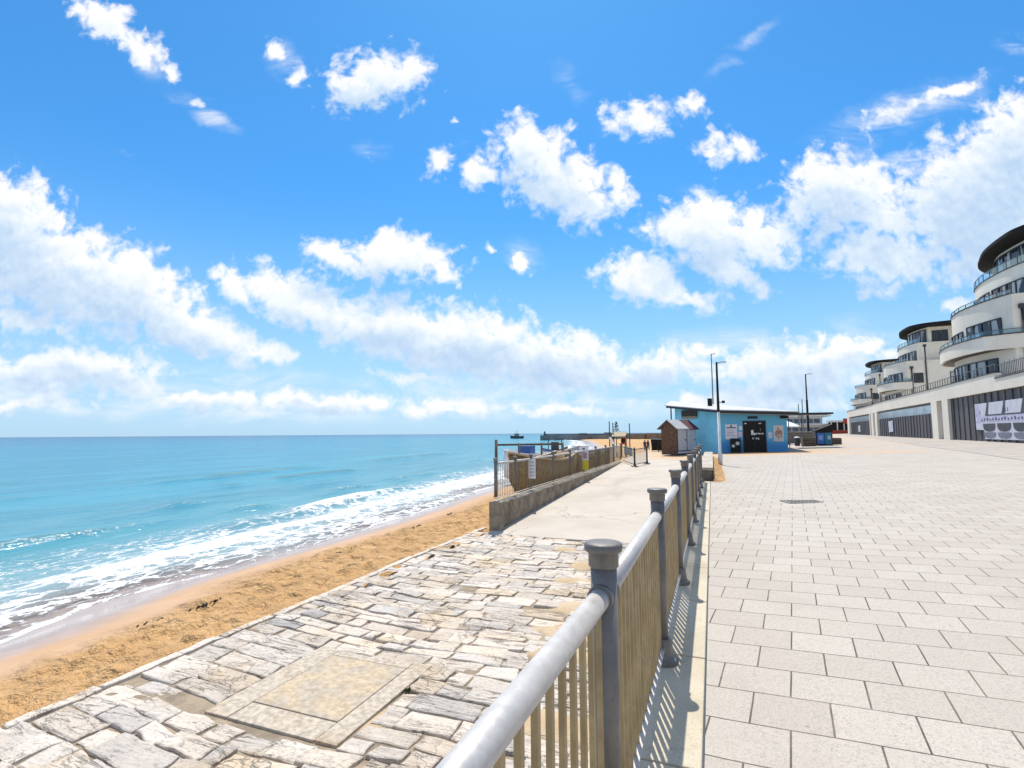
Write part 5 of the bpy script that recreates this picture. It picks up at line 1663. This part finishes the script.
zs = float(sand_z(np.array(-6.6), np.array(17.0)))
T = thing('fishing_boat', 'brown timber fishing boat hauled up on the sand behind the ramp railing', 'boat', (-6.45, 19.9, zs))
hull(T, -6.45, 19.9, zs + 0.30, 6.6, 1.6, 1.36, R(-92), m_hull, m_gun)
for u in (-1.2, 0.4):
    MB().box(-7.2, -5.9, 19.9 + u, 19.9 + u + 0.22, zs + 1.12, zs + 1.17).build('thwart', m_gun, T)
for y in (18.2, 21.6):
    MB().box(-6.95, -6.05, y, y + .25, zs - .25, zs + 0.32).build('chock', m_plank, T)
T = thing('timber_groyne', 'dark brown board wall running along the beach behind the far half of the railing', 'groyne', (-6.2, 26, -0.9))
mb = MB()
y = 22.4
while y < 32.5:
    mb.box(-6.28, -6.20, y, y + 0.29, -1.4, 0.38 + 0.03 * math.sin(y * 5))
    y += 0.30
mb.build('boards', m_hull, T)
for y in (22.45, 24.2, 26.5, 29.4, 32.3):
    MB().box(-6.19, -6.03, y, y + .16, -1.4, 0.55).build('post', m_plank, T)
MB().box(-6.19, -6.11, 22.7, 32.2, 0.1, 0.24).build('waling', m_plank, T)

T = thing('white_dinghy', 'white beached boat with a square blue locker behind the railing', 'boat', (-9.6, 30, -1.1))
z_ = float(sand_z(np.array(-9.6), np.array(30.0)))
hull(T, -9.75, 30, z_, 4.6, 1.6, 1.7, R(8), m_bwhite, m_bwhite)
MB().box(-10.95, -10.25, 29.35, 30.3, z_ + 0.9, z_ + 2.02).build('locker', m_bblue, T, bevel=0.03)
T = thing('white_dinghy', 'low white boat without a locker, farther along the beach from the blue locker', 'boat', (-9.2, 36, -1.2))
z_ = float(sand_z(np.array(-9.2), np.array(36.0)))
hull(T, -9.0, 36, z_, 5.2, 1.7, 1.5, R(14), m_bwhite, m_bblue)
MB().box(-9.3, -8.3, 35.5, 36.4, z_ + 1.1, z_ + 1.85).build('cover', m_bwhite, T, bevel=0.05)

# timber rail on posts on the seaward side
T = thing('beach_rail', 'weathered timber rail on posts standing on the sand near the water', 'rail', (-8.5, 22.5, -1.3))
q = [(-9.36, 22.0), (-8.5, 22.7), (-7.6, 23.4), (-6.75, 24.1)]
for i, (x, y) in enumerate(q):
    MB().tube((x, y, -1.9), (x, y, 1.22 if i == 0 else 1.05), 0.075 if i == 0 else 0.05, n=8).build('post', m_plank, T)
for i in range(3):
    MB().bar((q[i][0], q[i][1], 0.98), (q[i + 1][0], q[i + 1][1], 0.98), 0.06, 0.09).build('rail', m_plank, T)

# notices on the ramp railing
T = thing('railing_notice', 'tall narrow white notice fixed to the third post of the ramp railing', 'notice', (-5.16, 15.1, 0.1))
MB().box(-5.31, -5.08, 15.00, 15.02, 0.12, 0.72).build('sheet', m_note, T)
g = MB()
for k in range(5):
    g.box(-5.26, -5.13, 14.990, 14.998, 0.60 - k * 0.1, 0.63 - k * 0.1)
g.build('text_lines', mat('notice_grey', (0.36, 0.38, 0.42), 0.6), T)
T = thing('railing_notice', 'yellow and white notice fixed halfway along the ramp railing', 'notice', (-5.1, 22.3, 0.1))
MB().box(-5.32, -5.02, 21.985, 22.005, -0.10, 0.32).build('yellow_sheet', mat('notice_yellow', (0.68, 0.55, 0.05), 0.5), T)
MB().box(-5.32, -5.02, 21.985, 22.005, 0.325, 0.78).build('white_sheet', m_note, T)
MB().box(-5.26, -5.08, 21.974, 21.983, 0.40, 0.66).build('print', mat('notice_redprint', (0.5, 0.25, 0.25), 0.6), T)

# play area with poles, canopy and slide beyond the barrier
m_green = mat('dark_green_leaf', (0.035, 0.075, 0.03), 0.8, var=0.3)


def beach_base(x, y):
    return float(sand_z(np.array(float(x)), np.array(float(y))))


for x, y, ztop, lab in ((-11.15, 60, 2.75, 'taller dark post left of the small conifer on the far beach'), (-10.83, 60.5, 2.6, 'dark post close beside the small conifer on the far beach'), (-8.84, 60, 2.5, 'lone dark post right of the tan awning on the far beach')):
    zb_ = beach_base(x, y)
    T = thing('beach_post', lab, 'post', (x, y, zb_), 'dark posts on the far beach')
    MB().tube((x, y, zb_ - .4), (x, y, ztop), 0.06, n=8).build('shaft', m_dark, T)
    MB().lathe((x, y, ztop), [(0.07, 0.0), (0.07, 0.05), (0.001, 0.09)], 8).build('cap', m_dark, T)
zb_ = beach_base(-10.5, 62)
T = thing('conifer', 'small dark conifer between the posts on the far beach', 'tree', (-10.6, 62, zb_))
MB().tube((-10.7, 62, zb_ - .3), (-10.7, 62, 2.3), 0.09, 0.02, n=8).build('trunk', m_plank, T)
mb = MB()
for k in range(420):
    hgt = rnd.random() ** 0.8
    z = 0.7 + 2.1 * hgt
    rr = 0.62 * (1 - hgt) ** 0.8 * math.sqrt(rnd.random()) + 0.04
    an = rnd.uniform(0, 6.283)
    p = Vector((-10.7 + rr * math.cos(an), 62 + rr * math.sin(an), z))
    d1_ = Vector((rnd.gauss(0, 1), rnd.gauss(0, 1), rnd.gauss(0, .6))).normalized() * 0.14
    d2_ = Vector((rnd.gauss(0, 1), rnd.gauss(0, 1), rnd.gauss(0, .6))).normalized() * 0.05
    mb.add([p - d2_, p + d1_, p + d2_], [(0, 1, 2)])
mb.build('crown', m_green, T)
T = thing('awning', 'tan awning with a dark frame on the far beach', 'awning', (-10, 60, -1))
zb_ = beach_base(-10, 60)
MB().prism([(-10.8, 59.4), (-9.25, 59.4), (-9.25, 60.8), (-10.8, 60.8)], [1.05, 1.05, 1.40, 1.40], [1.10, 1.10, 1.60, 1.60]).build('cloth', mat('tan_cloth', (0.36, 0.30, 0.20), 0.8), T)
for x in (-10.75, -9.3):
    for y in (59.45, 60.75):
        MB().tube((x, y, zb_ - .1), (x, y, 1.1 if y < 60 else 1.45), 0.035, n=6).build('post', m_dark, T)
T = thing('slide', 'small white slide with a red and black tower on the far beach', 'slide', (-10, 58, -1.2))
zb_ = beach_base(-10, 58)
MB().bar((-10.75, 58, 1.0), (-9.55, 57.6, zb_ + 0.15), 0.45, 0.06).build('chute', m_bwhite, T)
tw = MB().box(-9.55, -9.05, 58.2, 58.7, 0.2, 1.0).build('tower', m_red, T)
for x in (-9.55, -9.11):
    for y in (58.2, 58.64):
        MB().box(x, x + .06, y, y + .06, zb_ - .2, 0.198).build('leg', m_dark, tw)
MB().bar((-10.75, 58.0, zb_ - .1), (-10.75, 58.0, 1.0), 0.06).build('prop', m_dark, T)
MB().tube((-9.3, 58.16, 0.62), (-9.3, 58.19, 0.62), 0.26, n=16).build('round_opening', m_black, T)

# ================================================================== people on the far sand


def person(x, y, face, lab, shirt, trousers, hair, stride=0.12, h=1.7):
    z = beach_base(x, y) + 0.02
    T = thing('person', lab, 'person', (x, y, z), 'people on the far sand')
    sc_ = h / 1.7
    J = [(0, 0, .93), (0, 0, 1.15), (0, .01, 1.38), (0, .0, 1.47), (0, -.02, 1.60), (0, -.01, 1.70),
         (-.18, 0, 1.38), (-.23, .03, 1.12), (-.22, -.10, .90), (-.22, -.14, .82),
         (.18, 0, 1.38), (.23, .06, 1.12), (.22, .00, .88), (.22, -.03, .80),
         (-.09, 0, .90), (-.10, -stride, .50), (-.10, -stride * .6, .08), (-.10, -stride * .6 - .16, .04),
         (.09, 0, .90), (.10, stride * .3, .50), (.10, stride * 1.3, .10), (.10, stride * 1.3 - .15, .04)]
    rad = [.13, .13, .15, .055, .095, .06, .06, .045, .036, .03, .06, .045, .036, .03, .09, .065, .045, .04, .09, .065, .045, .04]
    E_ = [(0, 1), (1, 2), (2, 3), (3, 4), (4, 5), (2, 6), (6, 7), (7, 8), (8, 9), (2, 10), (10, 11), (11, 12), (12, 13), (0, 14), (14, 15), (15, 16), (16, 17), (0, 18), (18, 19), (19, 20), (20, 21)]
    me = bpy.data.meshes.new('body')
    me.from_pydata([(a * sc_, b_ * sc_, c_ * sc_) for a, b_, c_ in J], E_, [])
    o = bpy.data.objects.new('body', me)
    COL.objects.link(o)
    o.parent = T
    sk = o.modifiers.new('skin', 'SKIN')
    o.data.skin_vertices[0].data[0].use_root = True
    for i, r_ in enumerate(rad):
        o.data.skin_vertices[0].data[i].radius = (r_ * sc_, r_ * sc_)
    o.modifiers.new('sub', 'SUBSURF').render_levels = 1
    me.materials.append(mat('skin', (0.42, 0.25, 0.17), 0.6))
    OFF[T.name] = (0, 0, 0)
    MB().lathe((0, 0, 0), [(0.17, 0.90), (0.165, 1.05), (0.19, 1.25), (0.215, 1.38), (0.10, 1.46), (0.06, 1.475)], 14).build('shirt', shirt, T)
    for sx_, dy0, dy1 in ((-.10, -stride * .5, -stride * .6), (.10, stride * .2, stride * 1.1)):
        MB().tube((sx_ * .9, 0, .93), (sx_, dy0, .50), .115, .085, 10).tube((sx_, dy0, .50), (sx_, dy1, .16), .085, .068, 10).build('trouser_leg', trousers, T)
    MB().lathe((0, 0.015, 0), [(0.085, 1.56), (0.108, 1.62), (0.10, 1.70), (0.05, 1.735), (0.001, 1.74)], 12).build('hair', hair, T)
    T.rotation_euler.z = face
    return T


m_hair = mat('dark_hair', (0.03, 0.02, 0.015), 0.7)
m_tgrey = mat('charcoal_cloth', (0.05, 0.05, 0.06), 0.9)
m_tblue = mat('denim_cloth', (0.06, 0.09, 0.16), 0.9)
person(-10.15, 85.0, 0.4, 'person in charcoal top and dark trousers walking on the far sand', m_tgrey, m_tgrey, m_hair)
person(-9.75, 86.0, 2.6, 'person in blue jeans and dark top close behind the charcoal walker', mat('navy_cloth', (0.04, 0.05, 0.09), 0.9), m_tblue, m_hair, 0.16, 1.75)
person(-8.45, 88.0, -0.8, 'person in pale pink top apart from the other two walkers', mat('pink_cloth', (0.50, 0.34, 0.33), 0.9), m_tgrey, m_hair, 0.1, 1.65)

# ================================================================== harbour arm, vessels
m_pier = mat('hazed_harbour_stone', (0.17, 0.185, 0.19), 0.9, var=0.3, vscale=0.15, bump=0.6, bscale=1.0, col2=(0.22, 0.20, 0.17), c2scale=0.05)  # stone lightened: the distance haze is put into its colour
T = thing('stone_pier', 'long dark stone harbour arm at the far end of the beach', 'harbour wall', (-50, 245, SEA))
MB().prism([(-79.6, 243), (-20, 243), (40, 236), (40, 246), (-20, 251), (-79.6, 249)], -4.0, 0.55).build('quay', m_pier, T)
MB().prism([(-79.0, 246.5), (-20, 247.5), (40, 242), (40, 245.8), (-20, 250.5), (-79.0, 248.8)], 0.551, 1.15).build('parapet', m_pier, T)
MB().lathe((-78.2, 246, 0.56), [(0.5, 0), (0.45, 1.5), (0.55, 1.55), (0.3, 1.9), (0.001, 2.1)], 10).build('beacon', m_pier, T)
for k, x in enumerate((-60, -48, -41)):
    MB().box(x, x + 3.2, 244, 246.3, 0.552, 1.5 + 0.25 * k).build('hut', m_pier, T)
T = thing('harbour_sheds', 'row of low brown sheds along the shore end of the harbour arm', 'sheds', (-20, 238, 0))
for k in range(7):
    x = -34 + k * 7.2
    w = MB().box(x, x + 6.6, 231, 238, -1.5, 1.0 + 0.5 * ((k * 37) % 5) / 4).build('shed_wall', mat('shed_brown_%d' % k, (0.22 + .02 * (k % 3), 0.17, 0.125), 0.9, var=0.2, vscale=0.3), T)
T = thing('work_boat', 'small dark vessel with a mast out at sea left of the harbour arm', 'boat', (-125, 330, SEA))
hull(T, -125, 330, SEA - 0.5, 10, 3, 2.2, R(175), m_dark, m_dark)
MB().box(-126.5, -123.5, 329, 331, SEA + 1.2, SEA + 3.4).build('wheelhouse', m_gpole, T)
MB().tube((-125, 330, SEA + 3.4), (-125, 330, SEA + 5.6), 0.12, n=6).build('mast', m_dark, T)
T = thing('moored_boat', 'small grey boat with two masts in the shallows beyond the railing', 'boat', (-19.5, 68, SEA))
hull(T, -20.2, 68, SEA - 0.3, 3.6, 1.5, 1.6, R(10), m_gpole, m_dark)
MB().box(-20.6, -19.7, 67.6, 68.4, SEA + 0.9, SEA + 2.2).build('wheelhouse', m_dark, T)
for x in (-21.1, -19.2):
    MB().tube((x, 68, SEA + 0.6), (x, 68, SEA + 2.8), 0.06, n=6).build('mast', m_dark, T)

# ================================================================== small things on the ground
T = thing('drain_cover', 'rectangular grey drain cover set in the pale slabs', 'drain cover', (1.72, 12.15, 0.05))
a_ = math.atan2(0.22, 0.69)
MB().box(1.33, 2.08, 11.95, 12.38, 0.04, 0.062, rot=a_).build('frame', mat('iron_grey', (0.27, 0.255, 0.235), 0.6, 0.3, var=0.2, vscale=10), T)
mb = MB()
for k in range(9):
    x = 1.38 + k * 0.075
    mb.box(x, x + 0.035, 12.0, 12.33, 0.0625, 0.072, rot=a_, piv=(1.705, 12.165))
mb.build('bars', mat('iron_bars', (0.20, 0.19, 0.175), 0.6, 0.2, var=0.2), T)

# weeds at the foot of the wall under the railing
m_weed = mat('dry_weed', (0.19, 0.20, 0.04), 0.8, var=0.35, vscale=20)
m_weedg = mat('green_weed', (0.08, 0.12, 0.03), 0.8, var=0.35, vscale=20)
spots = [(-0.70, 1.9, 0.20), (-0.80, 2.25, 0.16), (-0.66, 2.6, 0.22), (-0.74, 3.1, 0.17), (-0.66, 3.6, 0.20), (-1.9, 4.05, 0.05), (-2.82, 4.42, 0.035), (-0.68, 4.4, 0.16), (-0.7, 5.2, 0.14)]
for i, (x, y, r_) in enumerate(spots):
    near = i not in (5, 6)
    lab = 'yellow green weed tuft growing at the foot of the wall behind the railing bars' if near else ('small weed at the corner of the square concrete patch' if i == 6 else 'tiny weed in a joint of the stone slipway')
    T = thing('weed', lab, 'weed', (x, y, AZ), 'weeds at the foot of the railing wall' if near else None)
    mb = MB()
    for k in range(int(500 * r_) + 30):
        an = rnd.uniform(0, 6.283)
        rr = r_ * math.sqrt(rnd.random())
        p = Vector((x + rr * math.cos(an) * .7, y + rr * math.sin(an), AZ - 0.02))
        hgt = rnd.uniform(0.3, 1.0) * r_ * 1.6 * (1.2 - rr / r_ * .7)
        lean = Vector((math.cos(an), math.sin(an), 0)) * rnd.uniform(0, .5) * hgt
        wv_ = Vector((-math.sin(an + 1), math.cos(an + 1), 0)) * rnd.uniform(0.006, 0.014)
        tip = p + lean + Vector((0, 0, hgt))
        md = p + lean * .4 + Vector((0, 0, hgt * .6))
        mb.add([p - wv_ * .5, p + wv_ * .5, md + wv_, tip, md - wv_], [(0, 1, 2, 3, 4)])
    mb.build('leaves', m_weed if i % 3 else m_weedg, T)

# dark weed and driftwood along the tide line
m_wrack = mat('sea_wrack', (0.035, 0.025, 0.015), 0.8)
mb = MB()
for (x, y, n) in ((-7.75, 6.1, 22), (-7.9, 5.4, 4), (-8.1, 9.7, 26), (-8.2, 10.5, 6), (-8.35, 13.4, 8), (-8.6, 16.0, 8)):
    for k in range(n):
        px, py = x + rnd.gauss(0, .035), y + rnd.gauss(0, .13)
        pz = float(sand_z(np.array(px), np.array(py))) + rnd.uniform(0.02, 0.045)
        an = rnd.gauss(1.4, .6)
        l = rnd.uniform(0.02, 0.08)
        mb.bar((px, py, pz - .02), (px + l * math.cos(an), py + l * math.sin(an), pz + rnd.uniform(-.01, .02)), rnd.uniform(.012, .03), rnd.uniform(.01, .02))
w = mb.build('sea_wrack', m_wrack)
tag(w, 'dark scraps of seaweed scattered along the tide line', 'seaweed', kind='stuff')
